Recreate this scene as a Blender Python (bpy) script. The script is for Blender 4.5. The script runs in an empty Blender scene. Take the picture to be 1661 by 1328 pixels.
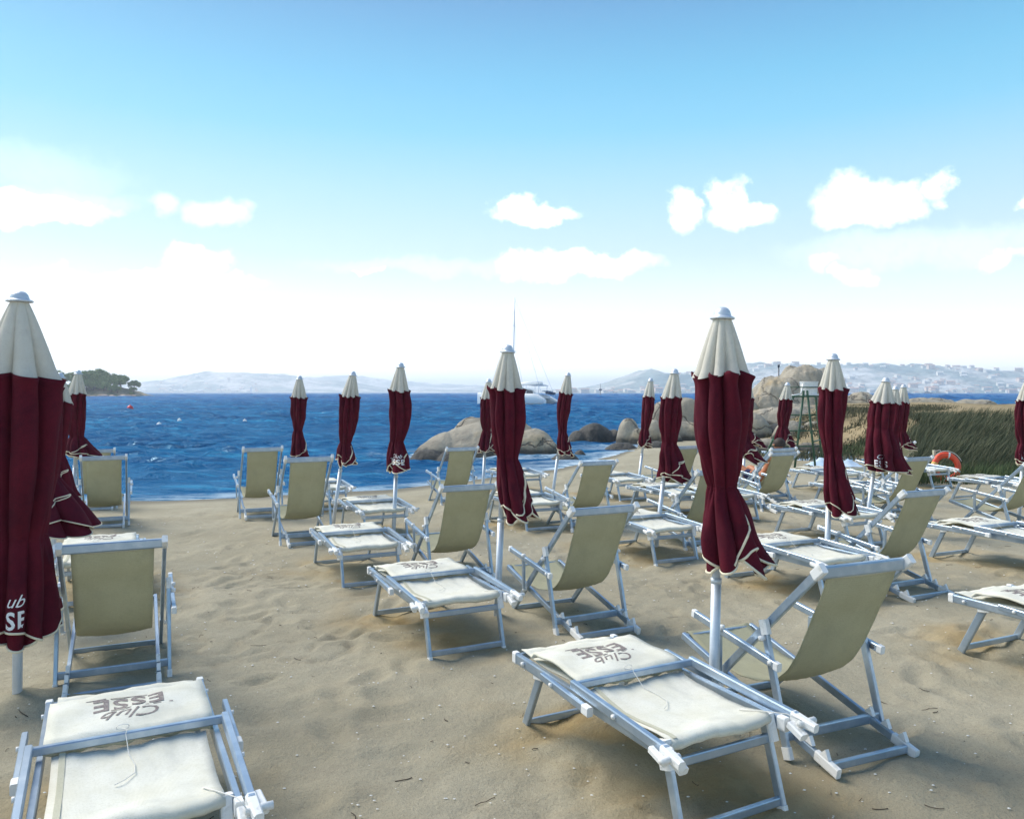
import bpy, bmesh, math, random
import numpy as np
from mathutils import Vector, Matrix
R = math.radians
random.seed(7)
sc = bpy.context.scene
COL = sc.collection
EYE, F, HZ, CX = 1.65, 1300.0, 636.0, 830.5      # eye height, focal length in px, horizon row, centre column

# ------------------------------------------------------------------ camera
cd = bpy.data.cameras.new('camera'); cam = bpy.data.objects.new('camera', cd); COL.objects.link(cam)
cam.location = (0, 0, EYE); cam.rotation_euler = (R(90), 0, 0)
cd.sensor_width = 36; cd.lens = 36 * F / 1661; cd.shift_y = -28 / 1661; cd.clip_end = 20000; cd.clip_start = .05
sc.camera = cam
# ------------------------------------------------------------------ light
SUN_EL, SUN_AZ = 48.0, -62.0        # azimuth from +Y towards +X
sd = bpy.data.lights.new('sun', 'SUN'); sun = bpy.data.objects.new('sun', sd); COL.objects.link(sun)
sd.energy = 2.1; sd.angle = R(34); sd.color = (1, .95, .86)
_v = Vector((math.sin(R(SUN_AZ)) * math.cos(R(SUN_EL)), math.cos(R(SUN_AZ)) * math.cos(R(SUN_EL)), math.sin(R(SUN_EL))))
sun.rotation_euler = _v.to_track_quat('Z', 'Y').to_euler()
sc.view_settings.view_transform = 'Standard'; sc.view_settings.look = 'None'
sc.view_settings.exposure = 1.15; sc.view_settings.gamma = 1

W = bpy.data.worlds.new('World'); sc.world = W; W.use_nodes = True
nt = W.node_tree; nt.nodes.clear()
def N(t, **k):
    n = nt.nodes.new(t)
    for a, b in k.items(): setattr(n, a, b)
    return n
def M_(op, a, b=None, c=None, clamp=False):
    n = N('ShaderNodeMath', operation=op, use_clamp=clamp)
    for i, v in enumerate((a, b, c)):
        if v is None: continue
        if isinstance(v, (int, float)): n.inputs[i].default_value = v
        else: nt.links.new(v, n.inputs[i])
    return n.outputs[0]
def SS(v, lo, hi):
    n = N('ShaderNodeMapRange', interpolation_type='SMOOTHSTEP')
    nt.links.new(v, n.inputs[0]); n.inputs[1].default_value = lo; n.inputs[2].default_value = hi
    return n.outputs[0]
tc = N('ShaderNodeTexCoord'); sx = N('ShaderNodeSeparateXYZ'); nt.links.new(tc.outputs['Generated'], sx.inputs[0])
X, Y, Z = sx.outputs
az = M_('ARCTAN2', X, Y); el = M_('ARCSINE', Z)
sky = N('ShaderNodeTexSky', sky_type='NISHITA'); sky.sun_disc = False
sky.sun_elevation = R(SUN_EL); sky.sun_rotation = R(SUN_AZ); sky.air_density = 1.0; sky.dust_density = .6
ramp = N('ShaderNodeValToRGB'); nt.links.new(M_('DIVIDE', el, R(90)), ramp.inputs[0])
cr = ramp.color_ramp
def lin(c): return tuple(((v / 255 + .055) / 1.055) ** 2.4 if v > 10 else v / 255 / 12.92 for v in c) + (1,)
stops = [(0, (255, 255, 255)), (5.5, (248, 252, 255)), (8, (222, 240, 251)), (9.5, (208, 234, 249)), (11.5, (194, 228, 246)), (14.5, (170, 219, 243)),
         (18, (130, 205, 238)), (21, (112, 192, 230)), (24, (100, 173, 217)), (27, (92, 150, 200)), (45, (72, 122, 182)), (90, (60, 105, 165))]
while len(cr.elements) > 1: cr.elements.remove(cr.elements[-1])
for i, (e, c) in enumerate(stops):
    el_ = cr.elements[0] if i == 0 else cr.elements.new(e / 90)
    f_ = 1.9 if e < 3 else 1.10 if e < 6 else 1.05 if e < 9 else 1
    el_.position = e / 90; el_.color = tuple(v * f_ for v in lin(c)[:3]) + (1,)
mix = N('ShaderNodeMix', data_type='RGBA'); mix.inputs['Factor'].default_value = .86
sc_ = N('ShaderNodeVectorMath', operation='SCALE'); nt.links.new(ramp.outputs[0], sc_.inputs[0]); sc_.inputs['Scale'].default_value = 5.3
nt.links.new(sky.outputs[0], mix.inputs['A']); nt.links.new(sc_.outputs[0], mix.inputs['B'])
# clouds: blobs at fixed directions of the sky, broken up with noise
cmb = N('ShaderNodeCombineXYZ'); nt.links.new(az, cmb.inputs[0]); nt.links.new(el, cmb.inputs[1])
def noise(scale, detail, rough, vec, dist=0):
    n = N('ShaderNodeTexNoise'); n.inputs['Scale'].default_value = scale; n.inputs['Detail'].default_value = detail
    n.inputs['Roughness'].default_value = rough; n.inputs['Distortion'].default_value = dist; nt.links.new(vec, n.inputs['Vector']); return n
nz = noise(22, 6, .6, cmb.outputs[0]); nf = noise(60, 5, .6, cmb.outputs[0])
sn = N('ShaderNodeSeparateColor'); nt.links.new(nz.outputs['Color'], sn.inputs[0])
azw = M_('ADD', az, M_('MULTIPLY', M_('SUBTRACT', sn.outputs[0], .5), .085))
elw = M_('ADD', el, M_('MULTIPLY', M_('SUBTRACT', sn.outputs[1], .5), .05))
CL = [(60, 333, 85, 17, 1), (20, 350, 60, 13, .9), (120, 322, 80, 22, .18), (268, 330, 28, 22, .35), (360, 342, 46, 22, .4),
      (115, 447, 50, 13, .8), (300, 454, 108, 14, 1), (318, 424, 48, 26, 1), (608, 438, 19, 5, .9), (838, 335, 34, 20, 1), (868, 350, 66, 15, 1),
      (885, 432, 80, 20, 1), (965, 428, 95, 20, 1), (930, 415, 50, 14, 1), (1110, 340, 25, 37, .9), (1182, 330, 27, 36, 1), (1205, 350, 52, 22, 1),
      (1385, 318, 58, 34, 1), (1430, 332, 52, 28, 1), (1390, 345, 60, 26, 1), (1515, 308, 22, 24, .7), (1345, 424, 34, 13, .5), (1385, 445, 22, 14, .5),
      (1616, 418, 30, 13, .5), (1668, 336, 18, 18, .7), (700, 430, 200, 14, .15), (60, 275, 120, 35, .12), (1500, 400, 200, 30, .2),
      (2050, 360, 220, 60, .8)]
ragged = M_('MULTIPLY', M_('SUBTRACT', nf.outputs[0], .5), 1.0)
tot = None
for px, py, w, h, a in CL:
    w *= .92; h *= .85
    a0 = math.atan((px - CX) / F); e0 = math.atan((HZ - py) / F * math.cos(a0))
    u = M_('MULTIPLY', M_('SUBTRACT', azw, a0), F / w * math.cos(a0)**-2 * math.cos(a0)**2)
    v = M_('MULTIPLY', M_('SUBTRACT', elw, e0), F / h)
    d = M_('ADD', M_('MULTIPLY', u, u), M_('MULTIPLY', v, v))
    d = M_('ADD', d, ragged)
    m = M_('MULTIPLY', SS(d, 1.9, -.35), a)
    tot = m if tot is None else M_('MAXIMUM', tot, m)
back = noise(3.2, 7, .6, tc.outputs['Generated'])          # broken cloud over the rest of the sky
bk = M_('MULTIPLY', SS(back.outputs[0], .52, .72), SS(el, R(34), R(55)))
tot = M_('MAXIMUM', tot, M_('MULTIPLY', bk, .6))
fine = SS(nf.outputs[0], .15, .55)
tot = M_('MULTIPLY', tot, M_('ADD', M_('MULTIPLY', fine, .55), .5), clamp=True)
mc = N('ShaderNodeMix', data_type='RGBA'); nt.links.new(tot, mc.inputs['Factor'])
nt.links.new(mix.outputs['Result'], mc.inputs['A']); mc.inputs['B'].default_value = (10, 10, 10, 1)
bg = N('ShaderNodeBackground'); bg.inputs['Strength'].default_value = .1
out = N('ShaderNodeOutputWorld'); nt.links.new(mc.outputs['Result'], bg.inputs[0]); nt.links.new(bg.outputs[0], out.inputs[0])

# ------------------------------------------------------------------ materials
MATS = {}
class MB:
    """small node-tree builder for one material"""
    def __init__(s, name):
        s.m = bpy.data.materials.new(name); s.m.use_nodes = True; s.t = s.m.node_tree
        s.b = s.t.nodes['Principled BSDF']; MATS[name] = s.m
        s.tc = s.t.nodes.new('ShaderNodeTexCoord')
    def n(s, t, **k):
        n = s.t.nodes.new(t)
        for a, b in k.items(): setattr(n, a, b)
        return n
    def l(s, a, b): s.t.links.new(a, b)
    def noise(s, scale, detail=4, rough=.55, dist=0, coord='Object', vec=None):
        n = s.n('ShaderNodeTexNoise'); n.inputs['Scale'].default_value = scale; n.inputs['Detail'].default_value = detail
        n.inputs['Roughness'].default_value = rough; n.inputs['Distortion'].default_value = dist
        s.l(vec if vec else s.tc.outputs[coord], n.inputs['Vector']); return n.outputs[0]
    def ramp(s, v, stops):
        r = s.n('ShaderNodeValToRGB'); s.l(v, r.inputs[0]); e = r.color_ramp
        while len(e.elements) > 1: e.elements.remove(e.elements[-1])
        for i, (p, c) in enumerate(stops):
            x = e.elements[0] if i == 0 else e.elements.new(p)
            x.position = p; x.color = tuple(c) + (1,) if len(c) == 3 else c
        return r.outputs[0]
    def mix(s, f, a, b, mode='MIX'):
        m = s.n('ShaderNodeMix', data_type='RGBA', blend_type=mode)
        for k, v in (('Factor', f), ('A', a), ('B', b)):
            if isinstance(v, (int, float)): m.inputs[k].default_value = v
            elif isinstance(v, tuple): m.inputs[k].default_value = v + (1,) if len(v) == 3 else v
            else: s.l(v, m.inputs[k])
        return m.outputs['Result']
    def math(s, op, a, b=0, clamp=False):
        m = s.n('ShaderNodeMath', operation=op, use_clamp=clamp)
        for i, v in enumerate((a, b)):
            if isinstance(v, (int, float)): m.inputs[i].default_value = v
            else: s.l(v, m.inputs[i])
        return m.outputs[0]
    def rng(s, v, lo, hi, a=0, b=1):
        m = s.n('ShaderNodeMapRange', interpolation_type='SMOOTHSTEP'); s.l(v, m.inputs[0])
        for i, x in enumerate((lo, hi, a, b)): m.inputs[i + 1].default_value = x
        return m.outputs[0]
    def bump(s, h, strength=.5, dist=.01, normal=None):
        b = s.n('ShaderNodeBump'); b.inputs['Strength'].default_value = strength; b.inputs['Distance'].default_value = dist
        s.l(h, b.inputs['Height'])
        if normal: s.l(normal, b.inputs['Normal'])
        s.l(b.outputs[0], s.b.inputs['Normal']); return b.outputs[0]
    def col(s, c):
        if isinstance(c, tuple): s.b.inputs['Base Color'].default_value = c + (1,)
        else: s.l(c, s.b.inputs['Base Color'])
    def set(s, **k):
        for a, b in k.items(): s.b.inputs[a.replace('_', ' ')].default_value = b
    def attr(s, name):
        a = s.n('ShaderNodeAttribute'); a.attribute_name = name; return a.outputs['Fac']
    def posz(s):
        g = s.n('ShaderNodeNewGeometry'); x = s.n('ShaderNodeSeparateXYZ'); s.l(g.outputs['Position'], x.inputs[0]); return x.outputs

b = MB('sand')
c = b.ramp(b.noise(.55, 8, .62), [(.3, (.325, .285, .195)), (.5, (.405, .360, .255)), (.7, (.465, .42, .31))])
c = b.mix(b.rng(b.noise(5, 5, .6), .45, .7, 0, .4), c, (.34, .295, .21))
sp = b.noise(170, 3, .8)
c = b.mix(b.rng(sp, .53, .70, 0, .75), c, (.14, .12, .09))
c = b.mix(b.rng(b.noise(38, 5, .75), .48, .72, 0, .35), c, (.24, .215, .16))
c = b.mix(b.rng(b.noise(140, 2, .8), .66, .78, 0, .5), c, (.62, .59, .50))
c = b.mix(b.attr('ochre'), c, b.ramp(b.noise(6, 6, .7), [(.3, (.33, .215, .085)), (.7, (.43, .315, .145))]))
c = b.mix(b.attr('wet'), c, (.20, .18, .135))
dirt = b.ramp(b.noise(.35, 8, .7), [(.35, (.155, .12, .06)), (.5, (.29, .225, .125)), (.7, (.40, .31, .185))])
c = b.mix(b.attr('dirt'), c, dirt)
b.col(c); b.set(Roughness=.95); b.b.inputs['Specular IOR Level'].default_value = .15
h = b.math('ADD', b.math('MULTIPLY', b.noise(9, 8, .74), 1), b.math('MULTIPLY', b.noise(70, 5, .8), .32))
b.bump(h, .8, .035)

b = MB('rock')
c = b.ramp(b.noise(1.3, 8, .65), [(.3, (.24, .205, .155)), (.5, (.36, .315, .24)), (.72, (.47, .42, .33))])
c = b.mix(b.rng(b.noise(.6, 5, .6), .48, .68, 0, .7), c, (.40, .28, .13))
c = b.mix(b.rng(b.noise(3.5, 7, .7), .52, .72, 0, .5), c, (.13, .125, .11))
vo = b.n('ShaderNodeTexVoronoi', feature='DISTANCE_TO_EDGE'); vo.inputs['Scale'].default_value = .20
nv = b.n('ShaderNodeTexNoise'); nv.inputs['Scale'].default_value = 1.2; nv.inputs['Detail'].default_value = 5; b.l(b.tc.outputs['Object'], nv.inputs['Vector'])
vm = b.n('ShaderNodeVectorMath', operation='MULTIPLY_ADD'); b.l(nv.outputs['Color'], vm.inputs[0]); vm.inputs[1].default_value = (1.6, 1.6, 1.6); b.l(b.tc.outputs['Object'], vm.inputs[2])
b.l(vm.outputs[0], vo.inputs['Vector'])
crack = b.rng(vo.outputs['Distance'], 0, .012, 1, 0)
c = b.mix(b.math('MULTIPLY', crack, .75), c, (.06, .05, .04))
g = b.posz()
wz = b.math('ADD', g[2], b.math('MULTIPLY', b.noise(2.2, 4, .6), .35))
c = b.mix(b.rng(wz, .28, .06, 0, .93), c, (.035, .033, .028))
b.col(c); b.set(Roughness=.85)
h = b.math('SUBTRACT', b.math('ADD', b.noise(2.5, 8, .68), b.math('MULTIPLY', b.noise(24, 4, .7), .15)), b.math('MULTIPLY', crack, .5))
b.bump(h, .8, .16)

b = MB('darkrock')
b.col(b.ramp(b.noise(2.5, 7, .65), [(.35, (.030, .028, .025)), (.6, (.075, .066, .052)), (.75, (.17, .14, .10))])); b.set(Roughness=.55)
b.bump(b.noise(4, 8, .7), .9, .15)

b = MB('water')
g = b.posz()
far = b.rng(g[1], 20, 320)
c = b.mix(far, (.002, .105, .26), (.001, .085, .30))
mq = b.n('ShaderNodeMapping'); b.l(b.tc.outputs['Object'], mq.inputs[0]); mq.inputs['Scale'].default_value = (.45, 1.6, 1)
c = b.mix(b.rng(b.noise(.9, 7, .68, .4, vec=mq.outputs[0]), .50, .66, 0, .8), c, (.03, .30, .52))  # lighter blue streaks: light on the wave faces painted into the water colour
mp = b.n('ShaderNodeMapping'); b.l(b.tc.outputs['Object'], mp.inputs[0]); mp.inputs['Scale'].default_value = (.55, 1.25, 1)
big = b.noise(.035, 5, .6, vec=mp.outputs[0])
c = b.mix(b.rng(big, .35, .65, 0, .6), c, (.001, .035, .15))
mp1 = b.n('ShaderNodeMapping'); b.l(b.tc.outputs['Object'], mp1.inputs[0]); mp1.inputs['Scale'].default_value = (.5, 1.6, 1)
cap = b.noise(1.1, 9, .75, vec=mp1.outputs[0])
foam = b.attr('foam')
fo = b.math('MULTIPLY', foam, b.rng(b.noise(2.2, 9, .72, .6, vec=mp.outputs[0]), .40, .58), clamp=True)
wc = b.math('MULTIPLY', b.rng(cap, .645, .71), .85)
fo = b.math('MAXIMUM', fo, wc)
c = b.mix(b.math('MULTIPLY', foam, .55, clamp=True), c, (.14, .29, .38))
c = b.mix(fo, c, (.68, .78, .84))
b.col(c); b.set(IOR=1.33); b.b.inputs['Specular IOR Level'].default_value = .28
b.set(Roughness=.6); b.b.inputs['Specular IOR Level'].default_value = 0
gl = b.n('ShaderNodeBsdfGlossy'); gl.inputs['Roughness'].default_value = .12; gl.inputs['Color'].default_value = (.50, .82, 1, 1)
lw = b.n('ShaderNodeLayerWeight'); lw.inputs['Blend'].default_value = .25
ms = b.n('ShaderNodeMixShader'); b.l(b.math('MULTIPLY', b.math('SUBTRACT', 1.0, fo), b.rng(lw.outputs['Facing'], .3, .97, .04, .42)), ms.inputs[0])
b.l(b.b.outputs[0], ms.inputs[1]); b.l(gl.outputs[0], ms.inputs[2]); b.l(ms.outputs[0], b.t.nodes['Material Output'].inputs[0])
h = b.math('ADD', b.noise(1.0, 6, .6, .3, vec=mp.outputs[0]), b.math('MULTIPLY', b.noise(4.2, 5, .65, .2, vec=mp.outputs[0]), .30))
h = b.math('ADD', h, b.math('MULTIPLY', b.noise(.22, 4, .6, .3, vec=mp.outputs[0]), 1.6))
nb = b.bump(h, 1.0, .55); b.l(nb, gl.inputs['Normal']); b.l(nb, lw.inputs['Normal'])

b = MB('aluminium')
c = b.mix(b.rng(b.noise(9, 5, .6), .4, .7), (.34, .43, .53), (.47, .55, .63))
b.col(c); b.set(Metallic=.65, Roughness=.34); b.bump(b.noise(60, 3), .12, .002)
b = MB('pole_metal')
b.col(b.mix(b.rng(b.noise(5, 6, .7), .45, .7), (.60, .65, .70), (.48, .53, .58))); b.set(Metallic=.35, Roughness=.45)
b = MB('white_plastic')
b.col(b.mix(b.rng(b.noise(25, 5, .65), .5, .75), (.78, .78, .76), (.56, .56, .52))); b.set(Roughness=.5)
def weave(b, scale):
    w1 = b.n('ShaderNodeTexWave', wave_type='BANDS', bands_direction='X'); w2 = b.n('ShaderNodeTexWave', wave_type='BANDS', bands_direction='Y')
    for w in (w1, w2): w.inputs['Scale'].default_value = scale; w.inputs['Distortion'].default_value = .6; b.l(b.tc.outputs['Object'], w.inputs[0])
    return b.math('ADD', w1.outputs[1], w2.outputs[1])
def fabric(name, c0, c1, c2, transl, wv=85):
    b = MB(name); w = weave(b, wv)
    c = b.mix(b.rng(b.noise(5, 6, .7), .35, .7), c0, c1)
    c = b.mix(b.rng(b.noise(2.3, 7, .72, .5), .48, .66, 0, .55), c, tuple(v * k for v, k in zip(c2, (.98, 1.0, 1.12))))
    c = b.mix(b.math('MULTIPLY', b.rng(b.noise(140, 2, .8), .45, .75), .5), c, c2)
    c = b.mix(b.math('MULTIPLY', w, .16), c, c2)
    b.col(c); b.set(Roughness=.9); b.b.inputs['Specular IOR Level'].default_value = .15
    b.bump(w, .25, .002)
    if transl:
        tr = b.n('ShaderNodeBsdfTranslucent'); b.l(c, tr.inputs[0]); ms = b.n('ShaderNodeMixShader'); ms.inputs[0].default_value = transl
        o = b.t.nodes['Material Output']; b.l(b.b.outputs[0], ms.inputs[1]); b.l(tr.outputs[0], ms.inputs[2]); b.l(ms.outputs[0], o.inputs[0])
fabric('sling', (.57, .55, .385), (.51, .49, .33), (.40, .38, .25), .30)
fabric('bed_cloth', (.84, .82, .72), (.74, .71, .58), (.60, .58, .46), .08)
fabric('hem', (.62, .60, .47), (.56, .54, .40), (.44, .42, .30), .1)
fabric('cream', (.80, .77, .68), (.74, .70, .60), (.62, .58, .48), .25)
fabric('maroon', (.125, .010, .022), (.080, .007, .018), (.050, .005, .013), .05)
b = MB('piping'); b.col((.78, .70, .52)); b.set(Roughness=.85)
b = MB('print_white'); b.col((.80, .80, .80)); b.set(Roughness=.8)
b = MB('print_dark')
b.col(b.mix(b.rng(b.noise(90, 3, .8), .45, .75), (.20, .165, .155), (.42, .38, .33))); b.set(Roughness=.9)
b = MB('green_paint'); b.col(b.mix(b.rng(b.noise(6, 5, .7), .5, .7), (.022, .085, .045), (.06, .07, .04))); b.set(Roughness=.5)
b = MB('orange'); b.col(b.mix(b.rng(b.noise(7, 4), .4, .7), (.82, .085, .025), (.68, .06, .02))); b.set(Roughness=.5)
b = MB('tape'); b.col((.86, .55, .16)); b.set(Roughness=.6)
b = MB('rope'); b.col((.72, .70, .64)); b.set(Roughness=.9)
b = MB('boat_white'); b.col((.84, .84, .82)); b.set(Roughness=.3)
b = MB('boat_dark'); b.col((.02, .03, .05)); b.set(Roughness=.2)
b = MB('boat_canvas'); b.col((.05, .07, .13)); b.set(Roughness=.7)
b = MB('skin'); b.col((.50, .20, .095)); b.set(Roughness=.55)
b = MB('navy_cloth'); b.col((.02, .025, .09)); b.set(Roughness=.9)
b = MB('hair'); b.col((.03, .018, .012)); b.set(Roughness=.7)
b = MB('tarp'); b.col(b.mix(b.rng(b.noise(6, 5), .4, .7), (.52, .68, .82), (.72, .80, .86))); b.set(Roughness=.55)
b = MB('reed')
b.col(b.mix(b.attr('tone'), (.024, .040, .014), (.13, .125, .06))); b.set(Roughness=.8)
b = MB('grass'); b.col(b.mix(b.attr('tone'), (.030, .065, .018), (.085, .11, .03))); b.set(Roughness=.8)
b = MB('scrub'); b.col(b.mix(b.attr('tone'), (.035, .045, .02), (.16, .13, .07))); b.set(Roughness=.9)
b = MB('pine_leaf')
b.col(b.mix(b.attr('tone'), (.07, .13, .03), (.22, .31, .07))); b.set(Roughness=.7)
b = MB('bark'); b.col((.10, .065, .045)); b.set(Roughness=.9)
b = MB('hill')
g = b.posz()
mh = b.noise(.0045, 9, .7, coord='Object')
c = b.ramp(mh, [(.38, (.16, .25, .26)), (.48, (.34, .41, .38)), (.53, (.60, .59, .54)), (.62, (.86, .84, .79))])
c = b.mix(b.rng(b.noise(.03, 8, .75), .45, .65, 0, .6), c, (.04, .07, .05))
b.col(c); b.set(Roughness=1); b.bump(b.noise(.02, 8, .7), 1, 14)
b = MB('islet_ground'); b.col(b.ramp(b.noise(.2, 7, .7), [(.4, (.06, .08, .03)), (.6, (.36, .27, .18))])); b.set(Roughness=.95)
b = MB('pink_rock'); b.col(b.ramp(b.noise(.4, 7, .7), [(.35, (.25, .15, .10)), (.6, (.58, .42, .32))])); b.set(Roughness=.9); b.bump(b.noise(.8, 6), 1, .4)
b = MB('house_wall'); b.col((.82, .78, .72)); b.set(Roughness=.9)
b = MB('house_pink'); b.col((.78, .62, .52)); b.set(Roughness=.9)
b = MB('roof_tile'); b.col((.52, .33, .25)); b.set(Roughness=.9)
b = MB('window_dark'); b.col((.05, .06, .08)); b.set(Roughness=.3)
b = MB('red_buoy'); b.col((.70, .02, .03)); b.set(Roughness=.4)
b = MB('shell'); b.col((.72, .70, .64)); b.set(Roughness=.7)
b = MB('twig'); b.col((.06, .042, .028)); b.set(Roughness=.9)

# ------------------------------------------------------------------ helpers
def mesh_obj(name, verts, faces, mat, parent=None, smooth=True, mats=None, fm=None):
    me = bpy.data.meshes.new(name)
    me.from_pydata([tuple(v) for v in verts] if not isinstance(verts, np.ndarray) else verts.tolist(), [], faces)
    for m in (mats or [mat]): me.materials.append(MATS[m])
    me.polygons.foreach_set('use_smooth', [smooth] * len(me.polygons))
    if fm is not None: me.polygons.foreach_set('material_index', fm)
    me.update()
    o = bpy.data.objects.new(name, me); COL.objects.link(o)
    if parent: o.parent = parent
    return o
def tag(o, label=None, cat=None, group=None, kind=None):
    if label: o['label'] = label
    if cat: o['category'] = cat
    if group: o['group'] = group
    if kind: o['kind'] = kind
    return o
def empty(name, loc=(0, 0, 0), rz=0):
    o = bpy.data.objects.new(name, None); COL.objects.link(o); o.location = loc; o.rotation_euler = (0, 0, rz); o.empty_display_size = .1
    return o
def copy_tree(o, parent=None):
    c = o.copy(); COL.objects.link(c); c.parent = parent
    for ch in o.children: copy_tree(ch, c)
    return c
class G:
    """collects shapes; build() links them as one mesh"""
    def __init__(s): s.v = []; s.f = []; s.sm = []; s.mi = []
    def add(s, vs, fs, smooth=False, mi=0):
        k = len(s.v); s.v += [tuple(v) for v in vs]; s.f += [tuple(i + k for i in f) for f in fs]; s.sm += [smooth] * len(fs); s.mi += [mi] * len(fs)
        return s
    def box(s, c, d, mi=0, ch=.15):
        """chamfered box"""
        x, y, z = [v / 2 for v in d]
        return s.beam((c[0] - x, c[1], c[2]), (c[0] + x, c[1], c[2]), d[1], d[2], mi=mi, up=(0, 0, 1), ch=ch)
    def beam(s, p, q, w, h, mi=0, up=(0, 0, 1), ch=.26, w2=None, h2=None):
        p = Vector(p); q = Vector(q); a = (q - p).normalized(); u = Vector(up)
        if abs(a.dot(u)) > .98: u = Vector((0, 1, 0))
        sde = a.cross(u).normalized(); u = sde.cross(a).normalized()
        prof = []
        k = ch
        for sx_, sy_ in ((1, 1 - k), (1 - k, 1), (-(1 - k), 1), (-1, 1 - k), (-1, -(1 - k)), (-(1 - k), -1), (1 - k, -1), (1, -(1 - k))): prof.append((sx_, sy_))
        vs = []
        for pt, ww, hh in ((p, w, h), (q, w2 or w, h2 or h)):
            for x, y in prof: vs.append(pt + sde * x * ww / 2 + u * y * hh / 2)
        fs = [(i, (i + 1) % 8, 8 + (i + 1) % 8, 8 + i) for i in range(8)]
        fs += [tuple(range(7, -1, -1)), tuple(range(8, 16))]
        return s.add(vs, fs, False, mi)
    def tube(s, pts, r, n=8, mi=0, caps=True, closed=False):
        pts = [Vector(p) for p in pts]; m = len(pts)
        rs = r if isinstance(r, (list, tuple)) else [r] * m
        vs = []; ref = Vector((0, 0, 1))
        for i, p in enumerate(pts):
            if closed: a = (pts[(i + 1) % m] - pts[i - 1])
            else: a = (pts[min(i + 1, m - 1)] - pts[max(i - 1, 0)])
            if a.length < 1e-9: a = Vector((0, 0, 1))
            a.normalize()
            rf = ref if abs(a.dot(ref)) < .95 else Vector((1, 0, 0))
            e1 = a.cross(rf).normalized(); e2 = a.cross(e1)
            for j in range(n):
                t = 2 * math.pi * j / n; vs.append(p + (e1 * math.cos(t) + e2 * math.sin(t)) * rs[i])
        fs = []
        for i in range(m if closed else m - 1):
            for j in range(n):
                i2 = (i + 1) % m
                fs.append((i * n + j, i * n + (j + 1) % n, i2 * n + (j + 1) % n, i2 * n + j))
        if caps and not closed: fs += [tuple(range(n - 1, -1, -1)), tuple(range((m - 1) * n, m * n))]
        return s.add(vs, fs, True, mi)
    def lathe(s, prof, n=24, c=(0, 0), mi=0):
        vs = [(c[0] + r * math.cos(2 * math.pi * j / n), c[1] + r * math.sin(2 * math.pi * j / n), z) for r, z in prof for j in range(n)]
        fs = [(i * n + j, i * n + (j + 1) % n, (i + 1) * n + (j + 1) % n, (i + 1) * n + j) for i in range(len(prof) - 1) for j in range(n)]
        return s.add(vs, fs, True, mi)
    def grid(s, P, mi=0, smooth=True, wrap=False):
        a = len(P); bq = len(P[0]); vs = [p for row in P for p in row]
        fs = [(i * bq + j, i * bq + (j + 1) % bq, (i + 1) * bq + (j + 1) % bq, (i + 1) * bq + j) for i in range(a - 1) for j in range(bq if wrap else bq - 1)]
        return s.add(vs, fs, smooth, mi)
    def build(s, name, mat, parent=None, mats=None):
        me = bpy.data.meshes.new(name); me.from_pydata(s.v, [], s.f)
        for m in (mats or [mat]): me.materials.append(MATS[m])
        me.polygons.foreach_set('use_smooth', s.sm); me.polygons.foreach_set('material_index', s.mi)
        bm = bmesh.new(); bm.from_mesh(me); bmesh.ops.recalc_face_normals(bm, faces=bm.faces); bm.to_mesh(me); bm.free()
        me.update(); o = bpy.data.objects.new(name, me); COL.objects.link(o)
        if parent: o.parent = parent
        return o
def text_geo(body, size, off=0.0, shear=0.0, space=1.0):
    c = bpy.data.curves.new('t', 'FONT'); c.body = body; c.size = size; c.offset = off; c.shear = shear; c.space_character = space; c.align_x = 'CENTER'
    c.resolution_u = 3
    o = bpy.data.objects.new('t', c); COL.objects.link(o); dg = bpy.context.evaluated_depsgraph_get(); dg.update()
    me = o.evaluated_get(dg).to_mesh(); bm = bmesh.new(); bm.from_mesh(me); bmesh.ops.triangulate(bm, faces=bm.faces)
    bmesh.ops.subdivide_edges(bm, edges=[e for e in bm.edges if e.calc_length() > size * .25], cuts=1)
    bmesh.ops.triangulate(bm, faces=bm.faces)
    bm.verts.index_update()
    vs = [v.co.copy() for v in bm.verts]; fs = [tuple(v.index for v in f.verts) for f in bm.faces]; bm.free()
    o.evaluated_get(dg).to_mesh_clear(); bpy.data.objects.remove(o); bpy.data.curves.remove(c)
    return vs, fs
def logo_geo(w, t1='Club', t2='ESSE'):
    """script word over block letters with bars, width w, centred"""
    s = w / 2.6
    v1, f1 = text_geo(t1, s * .82, 0, .45, 1.0)
    vs = [Vector((v.x - s * .1, v.y + s * .12, 0)) for v in v1]; fs = list(f1)
    v2, f2 = text_geo(t2, s * .92, s * .022, 0, 1.12)
    k = len(vs); vs += [Vector((v.x, v.y * 1.2 - s * .86, 0)) for v in v2]; fs += [tuple(i + k for i in f) for f in f2]
    if len(t2) < 4: return [Vector((v.x * 1.0, v.y, 0)) for v in vs], fs
    for x0, x1, y in ((-1.15, -.62, -.045), (.62, 1.15, -.98), (-.5, .5, -.98), (-.5, .5, -.045)):      # bars over and under the letters
        k = len(vs); vs += [Vector((x0 * s, y * s, 0)), Vector((x1 * s, y * s, 0)), Vector((x1 * s, (y + .055) * s, 0)), Vector((x0 * s, (y + .055) * s, 0))]
        fs.append((k, k + 1, k + 2, k + 3))
    return vs, fs

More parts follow.
